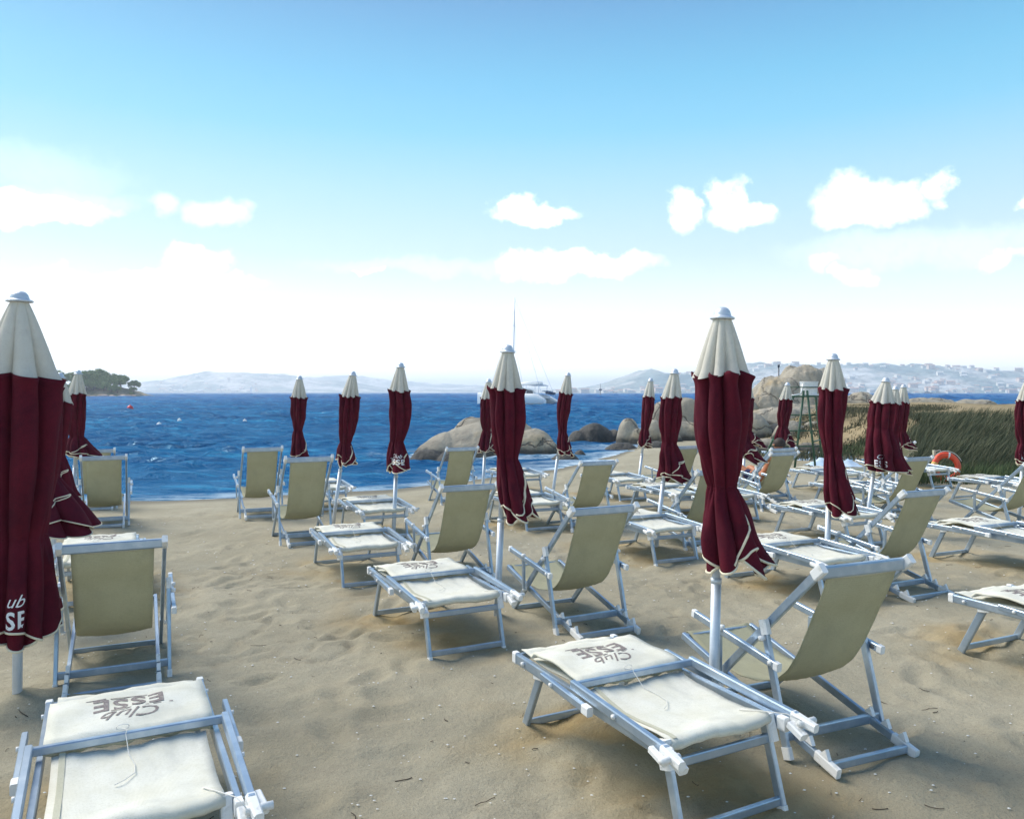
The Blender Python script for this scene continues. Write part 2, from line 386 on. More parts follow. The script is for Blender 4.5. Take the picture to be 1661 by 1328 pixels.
# numpy value noise
def _hash(ix, iy, seed):
    h = (ix.astype(np.int64) * 374761393 + iy.astype(np.int64) * 668265263 + seed * 1442695041) & 0xffffffff
    h = ((h ^ (h >> 13)) * 1274126177) & 0xffffffff
    return ((h ^ (h >> 16)) & 0xffffff) / float(0xffffff)
def vnoise(x, y, seed=0):
    ix = np.floor(x); iy = np.floor(y); fx = x - ix; fy = y - iy; fx = fx * fx * (3 - 2 * fx); fy = fy * fy * (3 - 2 * fy)
    a = _hash(ix, iy, seed); b_ = _hash(ix + 1, iy, seed); c_ = _hash(ix, iy + 1, seed); d_ = _hash(ix + 1, iy + 1, seed)
    return (a + (b_ - a) * fx) * (1 - fy) + (c_ + (d_ - c_) * fx) * fy - .5
def fbm(x, y, oct=5, seed=0, g=.5):
    x = np.asarray(x, float); y = np.asarray(y, float); r = 0; a = 1
    for i in range(oct): r = r + a * vnoise(x * 2**i + 17.3 * i, y * 2**i - 9.1 * i, seed + i); a *= g
    return r
def ss(x, a, b):
    t = np.clip((np.asarray(x, float) - a) / (b - a), 0, 1); return t * t * (3 - 2 * t)

SEA = -.22
SX = [-200, -30, -12, -6.42, -2.35, 1.04, 3.1, 5, 7, 10, 16, 25, 60, 200, 400]
SY = [9, 12, 13.2, 13.8, 15.3, 19.3, 23.8, 29.5, 40, 49, 57, 61, 60, 50, 40]
def ground(x, y):
    x = np.asarray(x, float); y = np.asarray(y, float)
    s = y - np.interp(x, SX, SY)
    base = np.maximum(-.016 * np.maximum(0, y - 4), -.17)
    z = base + (SEA - base) * ss(s, -2.6, .3)
    z = np.where(s > 0, np.maximum(SEA - .07 * s, -3), z)
    t = x / np.maximum(y, 1)
    y0 = 24 + (18.3 - 24) * ss(t, .40, .5); w = 11 + (6 - 11) * ss(t, .40, .5)
    L = 1.05 * ss((y - y0) / w, 0, 1) * ss(t, .30, .42) * ss(-s, 0, 7)
    return z + L
def gz(x, y): return float(ground(x, y))
def at(px, py, h=0.0):
    """the point of the place that lies h above the ground and is seen at (px, py) in the photograph"""
    z = h
    for _ in range(25):
        d = min((EYE - z) * F / max(py - HZ, .5), 900); x = (px - CX) / F * d
        z = z * .4 + .6 * (gz(x, d) + h)
    return Vector((x, d, z))
def seaat(px, py): d = (EYE - SEA) * F / (py - HZ); return Vector(((px - CX) / F * d, d, SEA))

# ------------------------------------------------------------------ loungers/chairs positions (needed for the sand too)
A0 = R(25)
fw = lambda a: Vector((-math.sin(a), math.cos(a), 0)); rt = lambda a: Vector((math.cos(a), math.sin(a), 0))
# ------------------------------------------------------------------ ground sheet
def lines(segs):
    r = []
    for a, b_, st in segs:
        r += list(np.arange(a, b_, st))
    r.append(segs[-1][1]); return np.array(r)
def geo(a, b_, n): return np.geomspace(a, b_, n)
gx = np.concatenate([-geo(14, 6800, 34)[::-1], lines([(-13.9, -4, .12), (-4, 5, .032), (5, 16, .10)]), geo(16.3, 6800, 60)])
gy = np.concatenate([-geo(2, 60, 12)[::-1], lines([(-1.5, 2, .2), (2, 8, .032), (8, 18, .075), (18, 66, .32)]), geo(67, 6800, 26)])
XX, YY = np.meshgrid(gx, gy)
ZZ = ground(XX, YY)
near = 1 - ss(np.hypot(XX, YY), 10, 30)
sH = YY - np.interp(XX, SX, SY)
dry = 1 - ss(sH, -2.2, -.3)
rel = .045 * fbm(XX * .9, YY * .9, 3, 3) + .022 * fbm(XX * 3.3, YY * 3.3, 4, 11, .55)
ridg = np.abs(fbm(XX * 4.2, YY * 4.2, 3, 31)); rel += -.02 * (1 - ss(ridg, 0, .14)) * ss(fbm(XX * .7, YY * .7, 2, 5), -.1, .25)
ZZ = ZZ + rel * dry * (.35 + .65 * near)
rng = np.random.default_rng(5)
for _ in range(520):        # footprints
    fx_, fy_ = rng.uniform(-5, 7), 2.2 + 10 * rng.random()**1.4
    an = rng.uniform(0, math.pi); a_, b_ = rng.uniform(.09, .15), rng.uniform(.04, .07); dp = rng.uniform(.010, .030)
    i0, i1 = np.searchsorted(gx, [fx_ - .35, fx_ + .35]); j0, j1 = np.searchsorted(gy, [fy_ - .35, fy_ + .35])
    dx = XX[j0:j1, i0:i1] - fx_; dy = YY[j0:j1, i0:i1] - fy_
    u = (dx * math.cos(an) + dy * math.sin(an)) / a_; v = (-dx * math.sin(an) + dy * math.cos(an)) / b_
    r2 = u * u + v * v
    ZZ[j0:j1, i0:i1] += dp * (-np.exp(-r2) + .55 * np.exp(-(np.sqrt(r2) - 1.7)**2 * 3))
landm = ss(XX / np.maximum(YY, 1), .22, .40) * ss(YY, 17, 24)
ZZ += landm * ss(-sH, 1, 6) * (.35 * fbm(XX * .22, YY * .22, 5, 77) + .10 * fbm(XX * 1.1, YY * 1.1, 3, 8))
nx, ny = len(gx), len(gy)
idx = np.arange(nx * ny).reshape(ny, nx)
fcs = np.stack([idx[:-1, :-1], idx[:-1, 1:], idx[1:, 1:], idx[1:, :-1]], -1).reshape(-1, 4)
def fast_mesh(name, V, Fq, mat):
    me = bpy.data.meshes.new(name); me.vertices.add(len(V)); me.vertices.foreach_set('co', V.astype(np.float32).ravel())
    me.loops.add(Fq.size); me.polygons.add(len(Fq)); me.loops.foreach_set('vertex_index', Fq.astype(np.int32).ravel())
    me.polygons.foreach_set('loop_start', np.arange(0, Fq.size, Fq.shape[1], dtype=np.int32))
    me.polygons.foreach_set('use_smooth', np.ones(len(Fq), bool)); me.update(calc_edges=True); me.validate()
    me.materials.append(MATS[mat]); o = bpy.data.objects.new(name, me); COL.objects.link(o); return o
def fattr(o, name, arr):
    a = o.data.attributes.new(name, 'FLOAT', 'POINT'); a.data.foreach_set('value', np.asarray(arr, np.float32).ravel())
sand = fast_mesh('beach_sand', np.stack([XX, YY, ZZ], -1).reshape(-1, 3), fcs, 'sand'); tag(sand, kind='structure')
wet = ss(sH, -1.1, -.25) * (1 - ss(XX, 4, 9))
dirtm = ss(XX / np.maximum(YY, 1), .24, .36) * ss(YY, 19, 23) + ss(sH + 0 * XX, -30, -10) * 0
OCH = np.zeros_like(XX)

# ------------------------------------------------------------------ sea
def sea_grid(xs, ys, l0, l1, amp, seed, drop=0.0):
    Xs, Ys = np.meshgrid(xs, ys)
    s = Ys - np.interp(Xs, SX, SY)
    r = np.random.default_rng(seed); h = np.zeros_like(Xs); wx = .6 * fbm(Xs * .12, Ys * .12, 3, 50); wy = .6 * fbm(Xs * .12, Ys * .12, 3, 60)
    for k in range(44):
        lam = l0 * (l1 / l0) ** r.random(); th = R(-75 + r.normal(0, 32)); kk = 2 * math.pi / lam
        ph = kk * ((Xs + wx * 2) * math.cos(th) + (Ys + wy * 2) * math.sin(th)) + r.uniform(0, 6.28)
        h += amp * lam ** .9 * (2 * (0.5 + .5 * np.sin(ph)) ** 1.7 - .9)
    if ys[0] > 50: h *= ss(Ys, ys[0], ys[0] + ys[0] * .03)
    h *= 1 - ss(Ys, ys[-1] * .96, ys[-1])
    h *= (.7 + .8 * ss(fbm(Xs * .05, Ys * .08, 3, 71), -.3, .4)) * (.18 + .82 * ss(s, .0, 6))
    n_, m_ = Xs.shape; id_ = np.arange(n_ * m_).reshape(n_, m_)
    fq = np.stack([id_[:-1, :-1], id_[:-1, 1:], id_[1:, 1:], id_[1:, :-1]], -1).reshape(-1, 4)
    fo = (1 - ss(s, .1, 1.2)) * .55 + (1 - ss(s, .2, 9)) * .5 * ss(Xs, -3, 2)
    R1 = np.hypot((Xs + .9) / 3.1, (Ys - 24.2) / 1.9); fo = np.maximum(fo, .6 * (1 - ss(R1, .9, 1.35)))
    return np.stack([Xs, Ys, SEA + h - drop], -1).reshape(-1, 3), fq, fo.ravel()
parts_ = [sea_grid(np.arange(-46, 40, .17), lines([(11.5, 32, .12), (32, 62, .2)]), .42, 2.6, .0088, 3),
          sea_grid(np.arange(-135, 135, .55), lines([(60.5, 110, .32), (110, 202, .6)]), 1.2, 4.5, .010, 5),
          sea_grid(np.arange(-480, 480, 2.2), lines([(197, 420, 1.5), (420, 720, 3)]), 5, 18, .0075, 6)]
Vs, Fs, Os, k_ = [], [], [], 0
for v_, f_, o_ in parts_: Vs.append(v_); Fs.append(f_ + k_); Os.append(o_); k_ += len(v_)
Bq = 6600
Vs.append(np.array([(-Bq, 11, SEA - .04), (Bq, 11, SEA - .04), (Bq, Bq, SEA - .04), (-Bq, Bq, SEA - .04)], float)); Fs.append(np.array([[0, 1, 2, 3]]) + k_); Os.append(np.zeros(4))
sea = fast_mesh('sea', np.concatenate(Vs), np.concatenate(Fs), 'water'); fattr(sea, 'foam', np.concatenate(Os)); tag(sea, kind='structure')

# ------------------------------------------------------------------ deckchair
RAIL_W, RAIL_H = .022, .039
def chair_proto():
    root = empty('deckchair')
    def P(u, v, z): return (v, u, z)           # local: +Y forward (towards the sea), +X right
    up = (0, 0, 1)
    for s in (-1, 1):
        G().beam(P(.045, .262 * s, .872), P(.945, .262 * s, .012), RAIL_W, RAIL_H, up=up).build('back_rail', 'aluminium', root)
        G().beam(P(.0, .232 * s, .025), P(1.10, .232 * s, .305), RAIL_W, RAIL_H, up=up).build('seat_rail', 'aluminium', root)
        g = G().beam(P(.215, .292 * s, .02), P(.365, .292 * s, .56), RAIL_W, RAIL_H, up=(0, 1, 0)); g.build('support_leg', 'aluminium', root)
        g = G().beam(P(.255, .318 * s, .405), P(.87, .318 * s, .492), .024, .036)
        arm = g.build('armrest', 'aluminium', root)
        G().beam(P(.70, .296 * s, .225), P(.69, .300 * s, .452), .018, .030, up=(0, 1, 0)).build('armrest_post', 'aluminium', arm)
        G().beam(P(.235, .318 * s, .402), P(.262, .318 * s, .406), .028, .040).build('arm_cap', 'white_plastic', arm)
        G().tube([P(.64, .325 * s, .468), P(.64, .325 * s, .492)], .016, 10).build('knob', 'white_plastic', arm)
        G().beam(P(.862, .318 * s, .490), P(.885, .318 * s, .494), .028, .040).build('arm_cap', 'white_plastic', arm)
        g = G().beam(P(.020, .262 * s, .893), P(.074, .262 * s, .846), .031, .048)
        g.build('end_cap', 'white_plastic', root)
        G().beam(P(.205, .292 * s, -.005), P(.222, .292 * s, .045), .028, .048, up=(0, 1, 0)).build('leg_cap', 'white_plastic', root)
        g = G().beam(P(.350, .292 * s, .52), P(.370, .292 * s, .585), .030, .048, up=(0, 1, 0)); g.build('leg_cap', 'white_plastic', root)
        # notched plastic rack on the seat rail
        G().beam(P(-.03, .232 * s, .018), P(.10, .232 * s, .051), .027, .046).build('rail_end', 'white_plastic', root)
        for k in range(3):
            g = G(); u = .05 + k * .095; z = .025 + u * .2545 + .022
            g.add([P(u - .03, (.232 - .010) * s, z - .002), P(u + .022, (.232 - .010) * s, z + .008), P(u - .012, (.232 - .010) * s, z + .038),
                   P(u - .03, (.232 + .010) * s, z - .002), P(u + .022, (.232 + .010) * s, z + .008), P(u - .012, (.232 + .010) * s, z + .038)],
                  [(0, 1, 2), (5, 4, 3), (0, 3, 4, 1), (1, 4, 5, 2), (2, 5, 3, 0)])
            g.build('notch_tooth', 'white_plastic', root)
        for (u, vv, z) in ((.352, .304, .505), (.70, .275, .215), (.288, .306, .41)):
            G().tube([P(u, vv * s, z), P(u, (vv + .026) * s, z)], .013, 10).build('bolt', 'white_plastic', root)
    G().beam(P(.060, -.262, .862), P(.060, .262, .862), .030, .054).build('top_bar', 'aluminium', root)
    G().beam(P(.935, -.262, .022), P(.935, .262, .022), .022, .034).build('front_crossbar', 'aluminium', root)
    G().beam(P(.02, -.222, .030), P(.02, .222, .030), .022, .036).build('rear_crossbar', 'aluminium', root)
    G().beam(P(.235, -.285, .088), P(.235, .285, .088), .020, .045).build('support_crossbar', 'aluminium', root)
    G().beam(P(1.085, -.232, .302), P(1.085, .232, .302), .026, .030).build('seat_front_bar', 'aluminium', root)
    # sling
    pr = [(.068, .858), (.060, .846), (.064, .822), (.095, .742), (.15, .635), (.215, .50), (.29, .375), (.38, .285), (.50, .235), (.64, .215), (.80, .225), (.95, .262), (1.06, .305), (1.10, .322), (1.112, .30), (1.09, .282)]
    pv = [Vector((a, b_, 0)) for a, b_ in pr]
    fine = []
    for i in range(len(pv) - 1):
        p0 = pv[max(i - 1, 0)]; p1 = pv[i]; p2 = pv[i + 1]; p3 = pv[min(i + 2, len(pv) - 1)]
        for k in range(4):
            t = k / 4; fine.append(.5 * ((2 * p1) + (-p0 + p2) * t + (2 * p0 - 5 * p1 + 4 * p2 - p3) * t * t + (-p0 + 3 * p1 - 3 * p2 + p3) * t**3))
    fine.append(pv[-1]); nf_ = len(fine)
    rows = []
    for i, q in enumerate(fine):
        k = math.sin(math.pi * i / (nf_ - 1)); row = []
        for j in range(13):
            w = -1 + j / 6; hw = .212 - .010 * k
            row.append(P(q.x, w * hw, q.y + .018 * k * (w * w - .4) + .002 * math.sin(i * 1.7 + j * 2.1)))
        rows.append(row)
    g = G().grid(rows); sl = g.build('sling', 'sling', root); m = sl.modifiers.new('s', 'SOLIDIFY'); m.thickness = .0035
    rows2 = [[(x * .985, y - .006, z - .004) for (x, y, z) in rows[i]] for i in range(4, 8)]
    g = G().grid(rows2); hm = g.build('top_hem', 'hem', sl)
    hm.modifiers.new('s', 'SOLIDIFY').thickness = .004
    return root
# ------------------------------------------------------------------ folded lounger
def lounger_proto():
    root = empty('sun_lounger')
    # local: u runs from the seaward end (0) towards the landward end (1.2) => world -Y ; x = v
    def P(u, v, z): return (v, -u, z)
    for s in (-1, 1):
        g = G().beam(P(0, .293 * s, .338), P(1.17, .293 * s, .322), .024, .050)
        r = g.build('side_rail', 'aluminium', root)
        G().beam(P(-.012, .293 * s, .338), P(.02, .293 * s, .338), .030, .056).build('end_cap', 'white_plastic', r)
        G().beam(P(1.15, .293 * s, .322), P(1.19, .293 * s, .322), .030, .056).build('end_cap', 'white_plastic', r)
        G().beam(P(.575, .326 * s, .392), P(1.21, .326 * s, .352), .026, .042).build('folded_back_rail', 'aluminium', root)
        r = G().beam(P(.36, .353 * s, .366), P(.72, .353 * s, .340), .022, .034).build('side_arm', 'aluminium', root)
        G().beam(P(.705, .353 * s, .341), P(.75, .353 * s, .338), .030, .040).build('end_cap', 'white_plastic', r)
        # plastic hinge blocks
        g = G().beam(P(1.19, .326 * s, .352), P(1.30, .333 * s, .338), .038, .046, ch=.4, w2=.030, h2=.034)
        g.beam(P(1.15, .352 * s, .345), P(1.24, .362 * s, .330), .026, .028, ch=.4).beam(P(1.20, .30 * s, .330), P(1.27, .30 * s, .300), .040, .030, ch=.3)
        g.tube([P(1.245, (.30) * s, .345), P(1.245, .385 * s, .345)], .013, 10)
        g.build('hinge_block', 'white_plastic', root)
        g = G().beam(P(1.105, .262 * s, .345), P(1.135, .262 * s, .245), .040, .062, up=(0, 1, 0), ch=.3); g.tube([P(1.11, .235 * s, .325), P(1.11, .31 * s, .325)], .015, 10)
        g.build('leg_joint', 'white_plastic', root)
        l = G().beam(P(1.105, .252 * s, .33), P(1.205, .252 * s, .0), .022, .040, up=(0, 1, 0)).build('leg', 'aluminium', root)
        G().beam(P(1.20, .252 * s, .018), P(1.208, .252 * s, -.008), .026, .044, up=(0, 1, 0)).build('foot_cap', 'white_plastic', l)
        l = G().beam(P(.215, .268 * s, .33), P(.045, .268 * s, .0), .022, .044, up=(0, 1, 0)).build('leg', 'aluminium', root)
        G().beam(P(.255, .28 * s, .312), P(.18, .28 * s, .300), .034, .030, ch=.3).build('leg_bracket', 'white_plastic', l)
        for u, z, vv in ((.10, .336, .305), (.46, .36, .362), (.90, .372, .337)): G().tube([P(u, vv * s, z), P(u, (vv + .012) * s, z)], .010, 8).build('bolt', 'white_plastic', root)
    G().beam(P(.582, -.315, .388), P(.582, .315, .388), .024, .030).build('back_crossbar', 'aluminium', root)
    G().beam(P(.012, -.28, .342), P(.012, .28, .342), .024, .030).build('foot_crossbar', 'aluminium', root)
    G().beam(P(1.13, -.245, .258), P(1.13, .245, .258), .020, .036).build('leg_crossbar', 'aluminium', root)
    G().beam(P(1.195, -.245, .035), P(1.195, .245, .035), .020, .034).build('leg_crossbar', 'aluminium', root)
    G().beam(P(.058, -.26, .028), P(.058, .26, .028), .020, .034).build('leg_crossbar', 'aluminium', root)
    def sheet(u0, u1, hw, zf, nu=22, nv=15, rag=0.0, seed=0):
        rr = random.Random(seed); ph = rr.random() * 6; rows = []
        for i in range(nu + 1):
            t = i / nu; row = []
            for j in range(nv + 1):
                w = -1 + 2 * j / nv; u = u0 + (u1 - u0) * t
                if i == nu: u += rag * math.sin(w * 7 + ph)
                row.append(P(u, w * hw, zf(t, w)))
            rows.append(row)
        return rows
    wob = lambda t, w, k=0: .0045 * math.sin(9 * t + 5 * w + k) + .0025 * math.sin(17 * w - 4 * t + k)
    def solid(o, th): o.modifiers.new('s', 'SOLIDIFY').thickness = th
    lo = G().grid(sheet(.0, .56, .262, lambda t, w: .362 - .018 * math.sin(math.pi * t) * (1 - w * w * .4) + wob(t, w))).build('foot_sling', 'bed_cloth', root); solid(lo, -.004)
    padz = lambda t, w: .396 - .010 * t + .008 * math.sin(math.pi * t) + wob(t, w, 2) - .020 * ss(t, .93, 1.0) - .026 * (1 - ss(t, 0, .07))
    pd = G().grid(sheet(.135, .560, .283, padz, nu=30, rag=.006, seed=2)).build('headrest_pad', 'bed_cloth', root); solid(pd, -.012)
    vs, fs = logo_geo(.35)
    q = []
    for v in vs:
        u = .365 + v.y * 1.0; vx = v.x      # reads from the seaward side
        t = (u - .135) / .425; w = vx / .283
        q.append(P(u, -vx * -1 * -1, float(padz(t, -w)) + .0138))
    G().add(q, fs).build('logo', 'print_dark', pd)
    for k in range(5):
        v = -.22 + k * .11; G().tube([P(.548, v, .372), P(.552, v, .386)], .008, 8).build('snap', 'white_plastic', pd)
    fr = G().grid(sheet(.545, .566, .284, lambda t, w: .385 - .030 * t + .004 * math.sin(23 * w) + .003 * math.sin(11 * w), nu=3, nv=40)).build('pad_hem', 'hem', pd); solid(fr, .003)
    s2 = []
    prof = [(.592, .358), (.62, .350), (.70, .338), (.80, .331), (.90, .330), (1.0, .336), (1.06, .343), (1.10, .348), (1.128, .346), (1.142, .335), (1.140, .320), (1.125, .310), (1.10, .312)]
    for i, (u, z) in enumerate(prof):
        s2.append([P(u + .006 * math.sin(w * 3.3) * (i > 6), w * .255, z + wob(u * 2, w, 1) - .006 * (1 - w * w) * (i < 7)) for w in [-1 + k / 8 for k in range(17)]])
    st = G().grid(s2).build('seat_sling', 'bed_cloth', root); solid(st, -.005)
    g = G().grid([[P(u, v, z + .0075) for v in (-.232, -.222, -.212)] for u, z in [(a, b_ + wob(a * 2, -.87, 1)) for a, b_ in prof[:9]]]); g.build('seam_strip', 'hem', st)
    # tie strings
    g = G().tube([P(.56, -.03, .408), P(.585, -.015, .412), P(.60, -.02, .402), P(.66, -.012, .352), P(.74, .006, .342), P(.80, .004, .340), P(.84, -.03, .339), P(.86, -.06, .338)], .0015, 5)
    g.tube([P(.57, -.03 + .022 * math.cos(a), .418 + .010 * math.sin(a)) for a in [k * .7 for k in range(10)]], .0015, 5)
    g.build('string', 'rope', root); g = G(); g.tube([P(1.02, .20, .342), P(1.10, .23, .360), P(1.20, .28, .372), P(1.26, .30, .362)], .0020, 5)
    g.build('string', 'rope', root)
    return root

# ------------------------------------------------------------------ closed umbrella
def make_umbrella(base, top_px, label, p):
    """base = world point; top_px = (px, py) of its cap; p = shape parameters"""
    rr = random.Random(p.get('seed', 1))
    d = base.y
    topz = EYE + (HZ - top_px[1]) * d / F; topx = (top_px[0] - CX) / F * d
    dx = topx - base.x; Ht = math.hypot(topz - base.z, dx); k = Ht / 2.08
    root = empty('beach_umbrella', tuple(base)); root.rotation_euler = (0, math.asin(dx / Ht), 0)
    tag(root, label, 'umbrella', 'closed umbrellas on the beach')
    wr = p.get('w', 1.0)                      # width factor
    zc = p.get('cream', 1.745) * k; zt = Ht - .062
    zw = p.get('waist', 1.20) * k; zb = p.get('bottom', .86) * k
    rw = p.get('rwaist', .076) * wr; rb = p.get('rbot', .165) * wr; ox = p.get('ox', .03); rc = .128 * wr
    wisp = p.get('swing', .0)
    G().tube([(0, 0, -.25), (0, 0, .74)], .0245, 16).tube([(0, 0, .70), (0, 0, Ht - .05)], .020, 16).tube([(0, 0, .725), (0, 0, .748)], .0265, 16).build('pole', 'pole_metal', root)
    prof = [(0, Ht), (.012, Ht - .001), (.026, Ht - .007), (.036, Ht - .020), (.041, Ht - .036), (.042, Ht - .044), (.056, Ht - .050), (.060, Ht - .056), (.056, Ht - .060), (.03, Ht - .058), (.001, Ht - .058)]
    G().lathe([(max(r, .0005) * (.8 + .2 * wr), z) for r, z in prof], 28).build('cap', 'pole_metal', root)
    NT = 128; ph = rr.uniform(0, 6.28)
    wp = [rr.uniform(-.28, .28) for _ in range(3)]; pp = [rr.uniform(0, 6.28) for _ in range(6)]
    def warp(th): return th + wp[0] * math.sin(th + pp[0]) + wp[1] * .6 * math.sin(2 * th + pp[1]) + wp[2] * .3 * math.sin(3 * th + pp[2])
    # cream top
    nl = 8
    rows = []
    for i in range(27):
        t = i / 26; row = []
        Rr = (.044 + (rc - .044) * (t ** .92)) * (1 + .06 * max(0, t - .85) / .15)
        am = .15 + .34 * t
        for j in range(NT):
            th = 2 * math.pi * j / NT; q = abs(math.sin(nl / 2 * warp(th) + ph)) ** .54
            r = Rr * (1 - am + am * q) * (1 + .03 * math.sin(3 * th + pp[3]) * t)
            z = zt + (zc - zt) * t - .022 * t**3 * (q - .5) + .012 * t * math.sin(2 * th + pp[4])
            row.append((r * math.cos(th), r * math.sin(th), z))
        rows.append(row)
    topc = G().grid(rows, wrap=True).build('canopy_top', 'cream', root)
    # maroon body
    n2 = p.get('lobes', 7)
    twist = rr.choice([-1, 1]) * rr.uniform(.6, 1.5); rw *= rr.uniform(.86, 1.08); rb *= rr.uniform(.92, 1.08)
    fd = p.get('flare', rr.uniform(-.6, .5)); wisp = wisp or rr.uniform(-.025, .03)
    def surf(th, z, layer=0):
        """point of the maroon body at angle th and height z"""
        t = max(0.0, (zc - z) / (zc - zb))          # 0 top .. 1 bottom
        tw = (zc - zw) / (zc - zb)
        if t < tw:
            s_ = t / tw; Rr = rc * (.98 + .02 * s_) * (1 - s_**2.2) + rw * s_**2.2 + .012 * wr * math.sin(math.pi * s_)
            Rr = max(Rr, rw); am = .52 - .20 * s_
        else:
            s_ = max(0.0, (t - tw) / (1 - tw)); Rr = rw + (rb - rw) * (s_ ** .80); am = .32 + .14 * s_
        ph2 = ph + twist * t
        tt = warp(th) + .25 * t * math.sin(th + pp[5])
        q = abs(math.sin(n2 / 2 * tt + ph2)) ** .6
        low = 1 + (.10 + .16 * max(0, t - tw)) * math.sin(2 * th + pp[1] + 2.2 * t) + .05 * math.sin(3 * th + pp[2] - 3 * t)
        r = Rr * (1 - am + am * q) * low * (1.0 - .10 * layer)
        gath = math.exp(-((t - tw) / .13) ** 2); sk = max(0.0, t - tw) / (1 - tw)
        r *= 1 + .30 * sk * math.cos(th - fd)
        r += .004 * math.sin(5 * th + 14 * t + pp[0]) + .004 * math.sin(9 * th - 22 * t + pp[1]) * (.4 + sk) + .005 * math.sin(6 * th + 9 * twist * t + pp[5]) * math.sin(5 * t + pp[2]) + .0045 * gath * math.sin(17 * th + 3 * math.sin(2 * th) + 6 * t) + .004 * math.sin(11 * t + 2 * th + pp[3]) * math.sin(3 * th + pp[4])
        curl = max(0, 1 - t / .05); r += .020 * wr * curl**1.5 * q
        cx = ox * max(0, t - .55 * tw) ** 1.3 * 2.2 + wisp * math.sin(math.pi * min(1, t / max(tw, .1))) * .5
        cy = -.02 * max(0, t - tw)
        return (cx + r * math.cos(th), cy + r * math.sin(th), z)
    def hemz(th, layer=0):
        a = p.get('hem', .055) * k
        return zb + a * (math.sin(th * 2 + pp[3] + 1.9 * layer) * .75 + .55 * math.sin(3 * th + pp[4] + 2.6 * layer)) - .028 * layer
    def shell(layer):
        rows = []
        for i in range(54):
            t = i / 53; row = []
            for j in range(NT):
                th = 2 * math.pi * j / NT
                ztop = zc + .006 + .012 * math.sin(2 * th + pp[4]) - .022 * (abs(math.sin(nl / 2 * warp(th) + ph)) ** .62 - .5) if layer == 0 else zw
                z = ztop + (hemz(th, layer) - ztop) * t
                row.append(surf(th, z, layer))
            rows.append(row)
        return rows
    R0 = shell(0); R1_ = shell(1)
    body = G().grid(R0, wrap=True).build('canopy_body', 'maroon', root); body.modifiers.new('s', 'SOLIDIFY').thickness = -.003
    inn = G().grid(R1_[8:], wrap=True).build('inner_fold', 'maroon', body)
    pr_ = .0052 if d < 8 else .0062
    pr_ = p.get('pip', pr_)
    G().tube([Vector(v) for v in R0[-1]], pr_, 6, closed=True).build('piping', 'piping', body)
    G().tube([Vector(v) for v in R1_[-1]], pr_, 6, closed=True).build('piping', 'piping', inn)
    # loose flap edge climbing the front of the skirt
    if p.get('flap', True):
        f0 = p.get('flapdir', R(-60)); pts = []
        for i in range(26):
            s_ = i / 25; th = f0 + (1.5 * math.sin(s_ * 2.6) - .5) * .9
            z = hemz(th) + (.02 + .62 * (zw - zb) * math.sin(math.pi * s_ * .8) ** 1.2) * (.9)
            x, y, z2 = surf(th, z); c0 = surf(th + math.pi, z); ctr = ((x + c0[0]) / 2, (y + c0[1]) / 2)
            n_ = Vector((x - ctr[0], y - ctr[1])).normalized() * .006
            pts.append((x + n_.x, y + n_.y, z2))
        G().tube(pts, pr_ * .9, 6).build('piping', 'piping', body)
    # tie cord at the waist
    pts = []
    for j in range(48):
        th = 2 * math.pi * j / 48; q = surf(th, zw); c_ = surf(th + math.pi, zw); m_ = ((q[0] + c_[0]) / 2, (q[1] + c_[1]) / 2)
        v_ = Vector((q[0] - m_[0], q[1] - m_[1])); v_ = v_.normalized() * max(v_.length, rw * .8) * 1.03
        pts.append((m_[0] + v_.x, m_[1] + v_.y, zw + .004 * math.sin(3 * th)))
    if p.get('tie', True): G().tube(pts, .0055, 6, closed=True).build('tie', 'maroon', root)
    if 'logo' in p:
        lw, lth, lz = p['logo'][:3]; vs, fs = logo_geo(lw, *p['logo'][3:]); q = []
        for v in vs:
            th = lth + v.x / (rb * .8); x, y, z = surf(th, zb + lz + v.y); c_ = surf(th + math.pi, zb + lz + v.y)
            m_ = ((x + c_[0]) / 2, (y + c_[1]) / 2); n_ = Vector((x - m_[0], y - m_[1])).normalized() * .006
            q.append((x + n_.x, y + n_.y, z))
        G().add(q, fs).build('logo', 'print_white', body)
    return root
